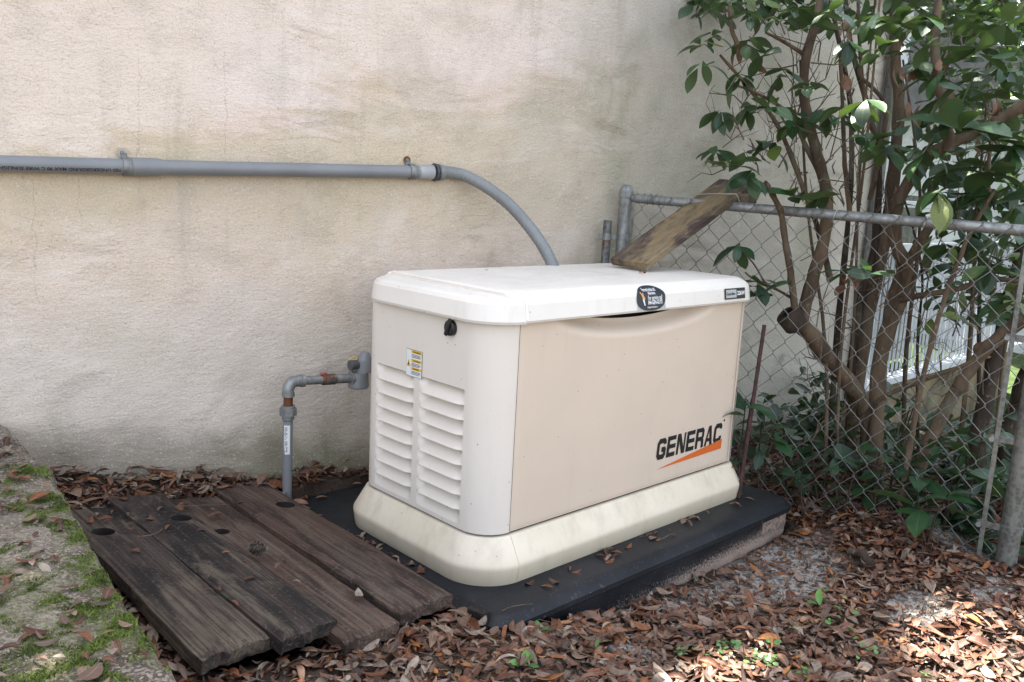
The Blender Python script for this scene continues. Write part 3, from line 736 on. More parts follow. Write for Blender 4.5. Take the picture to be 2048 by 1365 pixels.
# ------------------------------------------------------------------ planks
def plank(x0, x1, y0, y1, zc, hole, m, label, yaw=0.0, hr=.021, thick=.031, skew=0.0):
    """plank lying along Y; hole = (x, y)"""
    xc, yc = (x0+x1)/2, (y0+y1)/2; w = (x1-x0)/2; L = (y1-y0)/2
    o = empty_p = None
    hx, hy = hole[0]-xc, hole[1]-yc; a = .05; v = []; f = []; hole_f = []
    def prow(y, nxx=14):
        return [(-w+2*w*i/nxx, y) for i in range(nxx+1)]
    def zt(x, y):
        e = min(w-abs(x), L-abs(y)); r_ = .004*max(0, 1-e/.006)**2 if e < .006 else 0
        return -r_ + .0015*math.sin(x*70+y*3+xc*40)+.001*math.sin(y*9+x*20)
    segs = [(-L, hy-a, 26), (hy+a, L, 10)]
    for (ya, yb, nn) in segs:
        base = len(v); nxx = 14
        for j in range(nn+1):
            for (x, y) in prow(ya+(yb-ya)*j/nn): v.append((x, y, zt(x, y)))
        for j in range(nn):
            for i in range(nxx): q = base+j*(nxx+1)+i; f.append((q, q+1, q+nxx+2, q+nxx+1))
    # section with the round hole
    base = len(v); n_ = 40
    for k in range(n_):
        an = 2*math.pi*k/n_; cx, cy = math.cos(an), math.sin(an)
        tx = ((w-hx) if cx > 0 else (-w-hx))/cx if abs(cx) > 1e-6 else 1e9; ty = (a if cy > 0 else -a)/cy if abs(cy) > 1e-6 else 1e9
        t = min(tx, ty)
        for r_ in (hr, None):
            if r_ is None: x, y = hx+cx*t, hy+cy*t
            else: x, y = hx+cx*r_, hy+cy*r_
            v.append((x, y, zt(x, y) if r_ is None else -.001))
        v.append((hx+cx*hr*.96, hy+cy*hr*.96, -thick))
    for k in range(n_):
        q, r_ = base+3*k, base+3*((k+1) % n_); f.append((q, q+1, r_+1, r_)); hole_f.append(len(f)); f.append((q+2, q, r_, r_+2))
    # corners of that section
    for (sx, sy) in ((1,1),(-1,1),(-1,-1),(1,-1)):
        cxn, cyn = sx*w, hy+sy*a; o_ = len(v); v.append((cxn, cyn, zt(cxn, cyn)))
        ang = math.atan2(cyn-hy, cxn-hx) % (2*math.pi); k = int(ang/(2*math.pi/n_)) % n_
        f.append((base+3*k+1, o_, base+3*((k+1) % n_)+1))
    # sides, ends and underside
    o_ = len(v); ring = [(-w,-L),(w,-L),(w,L),(-w,L)]; pts = []
    for (p0, p1, nn) in ((ring[0],ring[1],14),(ring[1],ring[2],40),(ring[2],ring[3],14),(ring[3],ring[0],40)):
        for k in range(nn): pts.append((p0[0]+(p1[0]-p0[0])*k/nn, p0[1]+(p1[1]-p0[1])*k/nn))
    for (x, y) in pts:
        jx, jy = random.gauss(0, .0007), random.gauss(0, .001)
        v.append((x, y, zt(x, y))); v.append((x*1.004+jx, y*1.001+jy, -.008)); v.append((x+jx, y+jy, -thick))
    n2 = len(pts)
    for k in range(n2):
        q, r_ = o_+3*k, o_+3*((k+1) % n2)
        f.append((q, q+1, r_+1, r_)); f.append((q+1, q+2, r_+2, r_+1))
    def ragged(x, y):
        e = 1 if y < -L*.97 or y > L*.97 else 0
        return e*(.0035*math.sin(x*90+xc*50)+.0022*math.sin(x*230+yc*9)+random.gauss(0,.0008)*0)
    v = [(x+.0018*math.sin(y*11+xc*30)+.001*math.sin(y*37), y+skew*x*(1 if y < -L*.5 else 0)+ragged(x, y), z) for x, y, z in v]
    me_o = build('plank', v, f, [m, MT['rotten']], None)  # second slot paints the shade inside the hole onto its wall
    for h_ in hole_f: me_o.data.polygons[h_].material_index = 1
    bm = bmesh.new(); bm.from_mesh(me_o.data)
    bmesh.ops.remove_doubles(bm, verts=bm.verts, dist=.0002); bmesh.ops.recalc_face_normals(bm, faces=bm.faces); bm.to_mesh(me_o.data); bm.free()
    me_o.location = (xc, yc, zc); me_o.rotation_euler = (0, math.atan(.12), yaw)
    return tag(me_o, label, 'plank', 'weathered planks laid side by side')
def pz(x): return .035-.12*(x+.15)
plank(-.402,-.222,-.070,.885, pz(-.312)+.004, (-.271,.668), MT['plank'], 'reddish brown weathered plank lying nearest the generator pad', -.005, .028, skew=.25)
plank(-.566,-.408,-.118,.845, pz(-.487)-.006, (-.527,.546), MT['plank'], 'mottled brown plank with a pine cone resting on it', -.02, .021, skew=.2)
plank(-.704,-.552,-.078,.868, pz(-.628)+.010, (-.592,.640), MT['plank_dark'], 'blackened plank with a pale worn streak at its near end', .0, .026, skew=.25)
plank(-.852,-.690,-.068,.815, pz(-.771)+.003, (-.795,.623), MT['plank_dark'], 'dark split plank lying beside the mossy slab', -.012, .027, skew=.2)
# short timber stub under the planks next to the pad
b = MB(); b.box((-.185,-.10,-.03), (.03,.05,.085), .2, .003); tag(b.make('timber_stub', MT['plank_dark']), 'small dark timber stub standing between plank end and black pad', 'timber')

# ------------------------------------------------------------------ conduit on the wall
def wl_(px, py, off=.03):                                        # a point 'off' metres in front of the wall
    d = ray(px, py); n_ = np.array([-.158,-1.,0])/math.hypot(.158,1)
    p0 = np.array([-.084,.9403,0])+n_*off; t = (n_@(p0-CAM))/(n_@d); return CAM+d*t
R0 = .0215
con = empty('wall_conduit', tuple(wl_(430,338)), 'grey conduit running along the stucco wall and bending down behind the generator', 'conduit')
pL, pA, pB, pC, pD, pE = [wl_(*q) for q in ((-60,326),(262,334),(312,335),(330,335.5),(836,344.5),(868,345))]
far = pL+(pL-pA)*3
b = MB(); b.tube([far, pA], R0, 24); smooth_by_angle(b.make('pipe', MT['pvc'], con))
b = MB(); b.tube([pA, pA+(pB-pA)*.02, pB, pC], [R0*.9, R0*1.19, R0*1.19, R0*1.0], 24); smooth_by_angle(b.make('socket', MT['pvc'], con), 25)
b = MB(); b.tube([pC, pD], R0*.985, 24); smooth_by_angle(b.make('pipe', MT['pvc'], con))
dr = (pE-pD)/np.linalg.norm(pE-pD)
b = MB(); b.tube([pD, pD+dr*.004, pD+dr*.020, pE-dr*.006], [R0*.9, R0*1.06, R0*1.12, R0*1.12], 24); smooth_by_angle(b.make('adaptor', mat_plain('pale_pvc', (.36,.37,.37), .5), con), 25)
for q, nm in ((0, 'locknut'), (.010, 'locknut')):
    b = MB(); b.tube([pE+dr*q, pE+dr*(q+.006)], R0*(1.42 if q == 0 else 1.32), 12); b.make(nm, MT['pvc_dark'], con)
b = MB(); b.tube([pE+dr*.016, pE+dr*.034, pE+dr*.036], [R0*1.3, R0*1.2, R0*.9], 16); smooth_by_angle(b.make('gland', MT['flex'], con), 30)
pts = catmull([pE+dr*.03, pE+dr*.06, at(930,352,2.98), at(975,376,2.98), at(1020,411,2.97), at(1060,456,2.95), at(1090,500,2.93), at(1110,545,2.91), at(1122,600,2.9)], 26)
rr_ = [R0*(.93+.035*(1 if (k % 4) < 2 else 0)) for k in range(len(pts))]
b = MB(); b.tube(pts, rr_, 16); smooth_by_angle(b.make('flexible_conduit', MT['flex'], con), 60)
# printed line, upside down on the lower front of the left pipe
nrm = np.array([-.158,-1.,0])/math.hypot(.158,1); ax = (pA-pL)/np.linalg.norm(pA-pL); upv = np.cross(ax, nrm); upv = upv if upv[2] > 0 else -upv
def pt_xf(u, v, l):
    th = rad(-30)-(v-.005)/R0                                   # upside down: text up = pipe down
    d_ = nrm*math.cos(th)+upv*math.sin(th); return tuple(pA-ax*(.030+u)+d_*(R0+.0006))
text_obj('ND UNDERGROUND MAX 90 C WIRE SUNLIGHT RESISTANT', pt_xf, MT['ink'], con, .0135, .0002)
def strap(p, lab, rusty=False):
    s_ = empty('pipe_strap', tuple(p), lab, 'strap', 'one hole straps holding the wall conduit')
    ring = [p+nrm*math.cos(t)*(R0*1.12)+upv*math.sin(t)*(R0*1.12) for t in np.linspace(-math.pi*.75, math.pi*.75, 26)]
    v = []; f = []; 
    for k, q in enumerate(ring):
        for e, h in ((-.012,0),(-.009,.0016),(-.003,.0016),(-.0015,.0),(.0015,.0),(.003,.0016),(.009,.0016),(.012,0)):
            d_ = (q-p)/np.linalg.norm(q-p); v.append(q+ax*e+d_*h)
    for k in range(25):
        for j in range(7): a = k*8+j; f.append((a, a+1, a+9, a+8))
    smooth_by_angle(build('band', v, f, MT['galv'], s_), 40)
    base = p-nrm*(.026)
    tabc = base-ax*.006+upv*.038
    b = MB(); b.tube([tabc, tabc+nrm*.003], .0125, 20); b.make('tab', MT['rusty'] if rusty else mat_plain('painted_tab', (.42,.38,.33), .6), s_)
    b = MB(); b.box(tuple(base-ax*.003+upv*.027+nrm*.002), (.018,.004,.02), WA); b.make('neck', MT['galv'], s_)
    b = MB(); b.tube([tabc+nrm*.003, tabc+nrm*.007], [.006,.005], 8); b.make('screw', MT['galv'], s_)
strap(wl_(254,334), 'steel strap with pale tab where the conduit pipe enters its socket')
strap(wl_(824,344), 'steel strap with rusty screw tab beside the flexible conduit fitting', True)

# ------------------------------------------------------------------ gas line
gas = empty('gas_riser', (-.178,.83,0), 'grey gas riser with galvanised elbow and union standing by the wall', 'gas pipe')
GX, GY = -.176, .83
def vt(z0_, z1_, r, name, m, n=16, rs=None):
    b = MB(); b.tube([(GX+.010*z0_,GY,z0_),(GX+.010*z1_,GY,z1_)], r if rs is None else rs, n); return smooth_by_angle(b.make(name, m, gas), 30)
vt(-.08,.255,.0152,'riser',MT['pvc'])
vt(.250,.262,.0135,'nipple',MT['rusty'])
vt(.258,.275,.019,'union_collar',MT['galv'],20)
vt(.274,.295,.0275,'union_nut',MT['galv'],8)
vt(.294,.303,.021,'union_collar',MT['galv'],20)
vt(.302,.335,.0145,'nipple',MT['rusty'])
vt(.332,.344,.0195,'elbow_rim',MT['galv'],20)
e0 = np.array([GX+.003,GY,.342]); dh = np.array([.985,-.08,-.055]); dh /= np.linalg.norm(dh)
b = MB(); b.tube(catmull([e0, e0+np.array([.000,0,.016]), e0+np.array([.012,-.001,.033]), e0+np.array([.030,-.002,.036]), e0+np.array([.044,-.003,.0355])], 5), .0180, 18); smooth_by_angle(b.make('elbow', MT['galv'], gas))
h0 = e0+np.array([.040,-.003,.0355])
b = MB(); b.tube([h0, h0+dh*.012], .0200, 20); smooth_by_angle(b.make('elbow_rim', MT['galv'], gas), 30)
b = MB(); b.tube([h0+dh*.012, h0+dh*.078], .0138, 16); smooth_by_angle(b.make('cross_pipe', MT['galv'], gas))
b = MB(); b.tube([h0+dh*.072, h0+dh*.076, h0+dh*.118, h0+dh*.122], [.0150,.0178,.0178,.0150], 16); smooth_by_angle(b.make('coupling', mat_galv('brown_coupling', (.13,.12,.10), .5), gas), 30)
b = MB(); b.box(tuple(h0+dh*.079+np.array([0,0,.019])), (.022,.012,.006), 0, .001); b.make('tape_tag', mat_plain('red_tape', (.35,.09,.07), .7), gas)
b = MB(); b.tube([h0+dh*.118, h0+dh*.185], .0148, 16); smooth_by_angle(b.make('cross_pipe', MT['galv'], gas))
reg = empty('gas_regulator', tuple(h0+dh*.2), 'grey gas regulator with yellow tag half hidden behind the generator corner', 'regulator')
rc = h0+dh*.205
b = MB(); b.tube([rc-dh*.03, rc-dh*.016], .024, 8); b.make('inlet_hub', MT['galv'], reg)
b = MB(); b.tube([rc+np.array([0,0,-.032]), rc+np.array([0,0,-.028]), rc+np.array([0,0,.02])], [.030,.034,.030], 20); smooth_by_angle(b.make('body', MT['pvc'], reg), 30)
b = MB(); b.tube([rc+np.array([.02,0,.02]), rc+np.array([.02,0,.06]), rc+np.array([.022,0,.085])], [.030,.028,.012], 20); smooth_by_angle(b.make('bonnet', MT['pvc'], reg), 30)
b = MB(); b.tube([rc+np.array([0,0,.045]), rc+np.array([-.034,0,.045]), rc+np.array([-.036,0,.045])], [.014,.0175,.014], 16); smooth_by_angle(b.make('vent_cap', MT['pvc_dark'], reg), 30)
b = MB(); tp = rc+np.array([-.022,-.004,.068]); b.tube([tp+np.array([.013*math.cos(a), 0, .005*math.sin(a)]) for a in np.linspace(0, 6.3, 14)], .0016, 6); b.make('yellow_tag', MT['yellow'], reg)
# sticker on the riser
def r_xf(u, v, l): a = rad(225)+(u-.008)/.0155; r = .0155+l; return (GX+.0022+r*math.cos(a), GY+r*math.sin(a), v)
v = []; f = []
for z in (.150,.243):
    for i in range(6): v.append(r_xf(.019*i/5, z, .0002))
rl = build('pipe_label', v, [(i, i+1, 7+i, 6+i) for i in range(5)], MT['paper'], gas)
v = []; f = []
for z in np.arange(.158, .236, .0045):
    for (u0, u1) in ((.003,.006),(.008,.011)):
        if random.random() < .25: continue
        o_ = len(v); v += [r_xf(u0, z, .0006), r_xf(u1, z, .0006), r_xf(u1, z+.0028, .0006), r_xf(u0, z+.0028, .0006)]; f.append((o_, o_+1, o_+2, o_+3))
build('label_print', v, f, MT['ink'], rl)

# ------------------------------------------------------------------ chain-link fence
FA, FB = np.array([1.180,.655]), np.array([1.452,-.762])
fd = (FB-FA)/np.linalg.norm(FB-FA); FL = np.linalg.norm(FB-FA); fn = np.array([-abs(fd[1]), -abs(fd[0])]); 
fn = np.array([fd[1], -fd[0]]); fn = fn if fn[0] < 0 else -fn
fen = empty('chain_link_fence', (FA[0],FA[1],-.1), 'galvanised chain link fence running from the wall toward the right', 'fence')
def fp(s_, z, off=0): q = FA+fd*s_+fn*off; return np.array([q[0], q[1], z])
def railz(s_): return .985-.033*s_/FL
ps = empty  # posts
b = MB(); b.tube([fp(0,-.3), fp(0,.99)], .0262, 20); p1_ = smooth_by_angle(b.make('post', MT['galv'], fen)); 
b = MB(); b.tube([fp(0,z) for z in (.985,.986,1.006,1.008,1.018,1.027,1.033,1.0355)], [.0262,.0295,.0295,.0272,.0258,.0212,.013,.001], 20); smooth_by_angle(b.make('post_cap', MT['galv'], fen), 40)
b = MB(); b.tube([fp(FL,-.35), fp(FL,1.75)], .0305, 24); smooth_by_angle(b.make('post', MT['galv_dark'], fen))
b = MB(); b.tube([fp(0,.978), fp(0,.958)], .0290, 20); b.make('brace_band', MT['galv'], fen)
b = MB(); b.tube([fp(.028,.985), fp(.045,.985), fp(.05,.985)], [.012,.017,.021], 12); b.make('rail_end', MT['galv'], fen)
b = MB(); b.tube([fp(.045+(FL-.09)*k/8, railz(.045+(FL-.09)*k/8)) for k in range(9)], .0172, 16); smooth_by_angle(b.make('top_rail', MT['galv'], fen))
b = MB(); b.tube([fp(FL-.06,railz(FL-.06)), fp(FL-.02,railz(FL))], .022, 14); b.make('rail_end', MT['galv'], fen)
for s0 in (.045, FL-.075):
    b = MB(); q = fp(s0,.42,.022); b.box(tuple(q), (.004,.014 if s0 > .5 else .012,1.10), math.atan2(fd[1],fd[0])+math.pi/2, .001); b.make('tension_bar', MT['galv_dark'], fen)
for z in (.30,.02,.62):
    b = MB(); b.tube([fp(FL,z), fp(FL,z+.022)], .0335, 24); b.make('tension_band', MT['galv_dark'], fen)
    b = MB(); b.box(tuple(fp(FL-.055,z+.011,.012)), (.08,.006,.020), math.atan2(fd[1],fd[0]), .001); b.make('band_lug', MT['galv_dark'], fen)
    b = MB(); b.tube([fp(FL-.088,z+.011,.035), fp(FL-.088,z+.011,-.005)], .008, 8); b.make('band_bolt', MT['galv'], fen)
# diamond mesh: vertical zigzag wires, hooked into their neighbours
PW, PH = .0800, .0925; zig = None; nw = int((FL-.12)/(PW/2)); 
def zigzag(flip):
    pts = []; z = .012; k = 0
    while z > -1.16:
        x = (PW/4+.0016)*(1 if (k+flip) % 2 else -1)
        o_ = .002*(1 if (k % 2) else -1)
        pts.append((x, o_, z+.003)); pts.append((x*1.0, o_+.0015, z-.003)); z -= PH/2; k += 1
    b = MB(); b.tube(pts, .00135, 5); return b
protoz = []
for fl in (0, 1):
    b = zigzag(fl); R_ = math.atan2(fd[1], fd[0]); c, s = math.cos(R_), math.sin(R_)
    protoz.append([(c*x-s*y, s*x+c*y, z) for x, y, z in b.v]); zf = b.f
wires = [None, None]
for k in range(nw+1):
    s_ = .062+k*PW/2; q = fp(s_, railz(s_), .0215); fl = k % 2
    if wires[fl] is None:
        o = build('mesh_wire', protoz[fl], zf, MT['galv_wire'], fen, local=True, smooth=True); wires[fl] = o
    else: o = wires[fl].copy(); COL.objects.link(o)
    o.location = Vector(q)-fen.location; o.rotation_euler = (0, random.gauss(0,.003), 0)
for s_ in (.36, .80, 1.08, 1.36):
    b = MB(); q = fp(s_, railz(s_)); e = np.array([*fd,0]); nn = np.array([*fn,0])
    b.tube([q+e*(.006*t)+nn*.0205*math.cos(t*1.25)+np.array([0,0,.0205*math.sin(t*1.25)]) for t in np.linspace(-1.2, 3.2, 18)], .0016, 5); b.make('tie_wire', MT['wire'], fen, True)
b = MB()
for w0 in (.075,.10): 
    q = fp(w0, railz(w0)); b.tube([q+np.array([*fd,0])*(.004*t)+np.array([*fn,0])*.020*math.cos(t)+np.array([0,0,.020*math.sin(t)]) for t in np.linspace(0, 14, 60)], .0015, 5)
b.make('wire_wrap', MT['galv'], fen, True)
# short pipe fixed between post and wall
sp_ = empty('short_pipe', (1.135,.70,.7), 'short dark pipe clamped between the end post and the wall', 'pipe')
c_ = wl_(1213,480,.06); c_ = np.array([c_[0], c_[1], 0])
b = MB(); b.tube([c_+np.array([0,0,-.25]), c_+np.array([0,0,.895])], .0165, 16); smooth_by_angle(b.make('stub', mat_galv('rust_spotted_steel', (.14,.145,.145), .35), sp_))
b = MB(); mid = (c_+fp(0,0))/2; dv = fp(0,0)-c_; b.box((mid[0],mid[1],.832), (np.linalg.norm(dv)+.06,.006,.022), math.atan2(dv[1],dv[0]), .001); b.make('clamp_strap', MT['galv'], sp_)
b = MB(); b.tube([c_+np.array([0,0,.820]), c_+np.array([0,0,.844])], .0185, 16); b.make('clamp_ring', MT['galv'], sp_)
b = MB(); b.tube([fp(0,.820), fp(0,.844)], .0285, 18); b.make('clamp_ring', MT['galv'], sp_)
# rusty stake behind the fence
b = MB(); p0 = np.array([1.36,.10,-.15]); p1 = at(1529,650,2.88); p0 = onz(1484,945,-.08)*.0+at(1484,950,2.93)
b.box(tuple((p0+p1)/2), (.011,.014,float(np.linalg.norm(p1-p0))+.1), .6, .001, 0, 0)
rod = MB(); d_ = (p1-p0)/np.linalg.norm(p1-p0); rod.tube([p0-d_*.08, p1], .0075, 4); tag(rod.make('steel_stake', mat_plain('maroon_rust', (.06,.022,.018), .8, 0, .3, 40)), 'rusty red steel stake leaning behind the fence beside the generator', 'stake')

# ------------------------------------------------------------------ board leaning from lid to fence
bo = empty('leaning_board', (.8,.31,.76), 'weathered board leaning from the generator lid over the fence rail', 'board')
sl_a = math.atan2(.285,.60); Lb = .68; wb, tb = .178, .026
bm_ = MB(); v = []; nx_ = 30; ny_ = 8
c, s = math.cos(sl_a), math.sin(sl_a)
def bw(u, w, t, x0=.800, z0=.752+.006):
    x = x0+u*c-t*s; z = z0+u*s+t*c; return (x+ (w-.09)*.16, .222+w, z)
rowsx = np.linspace(0, Lb, nx_+1)
prof = [(0,.003),(.003,0),(wb-.003,0),(wb,.003),(wb,tb-.004),(wb-.004,tb),(wb*.5,tb-.001),(.004,tb),(0,tb-.004)]
for u in rowsx:
    for (w, t) in prof: v.append(bw(u+.004*math.sin(w*40)*(u in (rowsx[0], rowsx[-1])), w+.001*math.sin(u*30), t+.0012*math.sin(u*14)))
n_ = len(prof); f = [(i*n_+k, i*n_+(k+1)%n_, (i+1)*n_+(k+1)%n_, (i+1)*n_+k) for i in range(nx_) for k in range(n_)]
f += [tuple(range(n_)), tuple(reversed(range(nx_*n_, (nx_+1)*n_)))]
pb = build('board', v, f, MT['board'], bo); bmx = bmesh.new(); bmx.from_mesh(pb.data); bmesh.ops.recalc_face_normals(bmx, faces=bmx.faces); bmx.to_mesh(pb.data); bmx.free(); smooth_by_angle(pb, 30)
b = MB(); path = [bw(.555, -.004, -.02), bw(.553, -.004, tb*.5), bw(.55, .002, tb+.003), bw(.545, .05, tb+.003), bw(.54, .12, tb+.003), bw(.53, wb+.003, tb+.002), bw(.53, wb+.004, -.02)]
b.tube([fp(.47,.90,.012), fp(.465,.945,.024), *path, fp(.30,.95,.0)], .0018, 6); b.make('tie_wire', MT['wire'], bo, True)
b = MB(); b.box((1.335,.235,1.005), (.10,.075,.04), .25, .003, 0, -.1); tag(b.make('wood_block', MT['board']), 'small brown wood block wedged under the upper end of the leaning board', 'wood block')

# ------------------------------------------------------------------ leaves
def leaf_template(L, W, n=6, fold=.25, curl=.3, shape=.0, cup=0):
    """returns verts (3 across), quads, rib attr; lies along +X from the stalk"""
    v = []; rib = []
    for i in range(n+1):
        t = i/n; w = W*.5*max(0, math.sin(math.pi*t))**.6 if 0 < i < n else W*.06
        if shape: w = W*.5*(math.sin(math.pi*t**1.25)**.8 if 0 < i < n else .04)
        x = L*t; z = -curl*L*(t-.35)**2+curl*L*.12
        for k in (-1, 0, 1): v.append((x, k*w, z+abs(k)*w*fold-(0 if k else cup*W))); rib.append(abs(k))
    f = []
    for i in range(n):
        a = i*3; f += [(a, a+3, a+4, a+1), (a+1, a+4, a+5, a+2)]
    return np.array(v), f, rib
def rot_mats(yaw, pitch, roll):
    cy, sy, cp, sp, cr, sr = np.cos(yaw), np.sin(yaw), np.cos(pitch), np.sin(pitch), np.cos(roll), np.sin(roll)
    R_ = np.zeros((len(yaw), 3, 3))
    R_[:,0,0] = cy*cp; R_[:,0,1] = cy*sp*sr-sy*cr; R_[:,0,2] = cy*sp*cr+sy*sr
    R_[:,1,0] = sy*cp; R_[:,1,1] = sy*sp*sr+cy*cr; R_[:,1,2] = sy*sp*cr-cy*sr
    R_[:,2,0] = -sp; R_[:,2,1] = cp*sr; R_[:,2,2] = cp*cr
    return R_
def scatter(pos, yaw, pitch, roll, size, temps, name, m, parent=None, widths=None):
    Vs, Fs, Rb, base = [], [], [], 0
    idx = RNG.integers(0, len(temps), len(pos)); R_ = rot_mats(yaw, pitch, roll)
    for ti, (tv, tf, tr) in enumerate(temps):
        s_ = np.where(idx == ti)[0]
        if not len(s_): continue
        T = np.repeat(tv[None], len(s_), 0)*size[s_, None, None]
        if widths is not None: T[:,:,1] *= widths[s_, None]
        P_ = np.einsum('nij,nkj->nki', R_[s_], T)+pos[s_, None, :]
        Vs.append(P_.reshape(-1, 3)); nv = len(tv)
        Fs.append((np.array(tf)[None]+(base+np.arange(len(s_))*nv)[:, None, None]).reshape(-1, 4)); base += len(s_)*nv
        Rb.append(np.tile(tr, len(s_)))
    return fast(name, np.concatenate(Vs), np.concatenate(Fs), m, parent, True, {'rib': np.concatenate(Rb)})
DT = [leaf_template(1,.60,5,.15,.3), leaf_template(1,.24,5,.2,1.1), leaf_template(1,.50,5,-.4,-.3), leaf_template(1,.36,5,.35,.35), leaf_template(1,.32,5,.1,-.4), leaf_template(1,.42,5,.55,.6), leaf_template(1,.38,5,-.3,.25), leaf_template(1,.30,5,.9,.8), leaf_template(1,.45,5,.2,-.7)]
for t_ in DT: t_[0][:,0] -= .5
def on_pad(x, y): return (x > -.2)&(x < 1.225)&(y > -.18)&(y < .84)
def on_planks(x, y): return (x > -.84)&(x < -.21)&(y > -.06)&(y < .84)
N0 = 46000
lx = RNG.uniform(-.97, 2.9, N0); ly = RNG.uniform(-1.25, 1.0, N0)
nearw = (lx < 2.0); keep = RNG.random(N0) < np.where(nearw, 1, .6)
wallY = .927-.158*lx-.015
sandd = np.zeros(N0)
for (x, y, rx, ry) in SAND: sandd = np.maximum(sandd, np.clip(1.35-((lx-x)/rx)**2-((ly-y)/ry)**2, 0, 1))
keep &= (ly < wallY)&~on_pad(lx, ly)&~on_planks(lx, ly)&(RNG.random(N0) > sandd*.90)&(RNG.random(N0) > .55*(np.sin(lx*13+ly*7)*np.sin(ly*17-lx*5) > .35))&(lx > np.interp(ly, ey, ex)+.005)
keep &= ~((lx > 1.25)&(lx < 1.6)&(ly > .2)&(RNG.random(N0) < .5))
lx, ly = lx[keep], ly[keep]; n = len(lx)
size = np.clip(RNG.lognormal(math.log(.036), .36, n), .012, .07); zl = gz(lx, ly)+.004+RNG.random(n)**1.5*.024
nw_ = np.exp(-((ly-(.927-.158*lx))/.14)**2)*(lx < .1); zl += nw_*RNG.random(n)*.028
scatter(np.stack([lx, ly, zl], -1), RNG.uniform(0, 6.28, n), RNG.normal(0,.13,n), RNG.normal(0,.22,n)+(RNG.random(n) < .35)*math.pi, size, DT, 'leaf_litter', MT['litter'], None, RNG.uniform(.55,1.25,n))
tag(bpy.data.objects['leaf_litter'], 'brown and tan fallen leaves covering the ground', 'leaf litter', kind='stuff')
# tiny chaff
n = 22000; cx_ = RNG.uniform(-.95, 2.0, n); cy_ = RNG.uniform(-1.2, .95, n); ok = ~on_pad(cx_, cy_)&~on_planks(cx_, cy_)&(cy_ < .92-.158*cx_); cx_, cy_ = cx_[ok], cy_[ok]; n = len(cx_)
scatter(np.stack([cx_, cy_, gz(cx_, cy_)+.006+.008*RNG.random(n)], -1), RNG.uniform(0,6.28,n), RNG.normal(0,.4,n), RNG.normal(0,.8,n), RNG.uniform(.008,.022,n), DT[:3], 'leaf_crumbs', MT['litter'], None, RNG.uniform(.6,1.4,n))
tag(bpy.data.objects['leaf_crumbs'], 'broken leaf crumbs and bark bits among the fallen leaves', 'leaf crumbs', kind='stuff')
tb_ = MB()
for k in range(420):
    x = random.uniform(-.9,2.0); y = random.uniform(-1.1,.85)
    if (-.22 < x < 1.23 and -.19 < y < .85) or (x < -.2 and -.12 < y < .88) or y > .88-.158*x: continue
    a = random.random()*6.28; L = random.uniform(.02,.09); z = float(gz(x, y))+random.uniform(.012,.03)
    q = (x+L*math.cos(a), y+L*math.sin(a), z+random.gauss(0,.006)); m_ = ((x+q[0])/2+random.gauss(0,.006), (y+q[1])/2+random.gauss(0,.006), z+.004)
    tb_.tube([(x, y, z), m_, q], random.uniform(.0006,.0018), 4, False)
tag(tb_.make('litter_twigs', MT['twig']), 'thin dry twigs and needles mixed into the leaf litter', 'twigs', kind='stuff')
# leaves lying on the slab
n = 420; sx = RNG.uniform(-1.5,-.92, n); sy = RNG.uniform(-.45,1.0, n); ok = sx < np.interp(sy, ey, ex)-.02; sx, sy = sx[ok], sy[ok]; n = len(sx)
scatter(np.stack([sx, sy, .306+.008*RNG.random(n)], -1), RNG.uniform(0,6.28,n), RNG.normal(0,.1,n), RNG.normal(0,.2,n)+(RNG.random(n) < .3)*math.pi, RNG.uniform(.016,.048,n), DT, 'slab_leaves', MT['litter'])
tag(bpy.data.objects['slab_leaves'], 'fallen leaves scattered over the mossy concrete slab', 'leaves', kind='stuff')
# leaves and bits on the pad, behind it, and on the planks
pts_ = []
for k in range(34): x = random.uniform(.0,1.08); pts_.append((x, -.055-random.random()**2*.05, .004))
for k in range(14): y = random.uniform(.05,.5); pts_.append((-.145-random.random()*.03, y, .004))
for k in range(26): pts_.append((random.uniform(-.16,.3), random.uniform(.6,.82), .005))
for k in range(16): x = random.uniform(-.82,-.5); y = random.uniform(.62,.84); pts_.append((x, y, pz(x)+.012))
for k in range(9): x = random.uniform(-.8,-.3); y = random.uniform(.0,.7); pts_.append((x, y, pz(x)+.012))
for q in ((215,1066),(262,1080),(335,1070),(425,1020),(500,1170),(440,1200),(590,1170)): x, y, z = onz(*q, .09); pts_.append((x, y, pz(x)+.016))
pts_ = np.array(pts_); n = len(pts_)
scatter(pts_, RNG.uniform(0,6.28,n), RNG.normal(0,.08,n), RNG.normal(0,.15,n), RNG.uniform(.018,.042,n), DT[:4], 'stray_leaves', MT['litter'])
tag(bpy.data.objects['stray_leaves'], 'stray dry leaves caught on the pad rim and the planks', 'leaves', kind='stuff')
# pile right in front of the stucco wall, behind the planks
# single leaves on the lid
for (x, y, L, lab) in ((.735,.215,.032,'small brown leaf lying on the lid beside the board end'), (.26,.43,.012,'tiny orange leaf scrap in the middle of the generator lid')):
    tv, tf, tr = leaf_template(L, L*.55, 5, .3, .5); tv = tv+np.array([x, y, .7535])
    o = build('fallen_leaf', tv, tf, mat_plain('russet_leaf', (.30,.10,.03), .5), None, True, attrs={'rib': tr}); tag(o, lab, 'leaf')

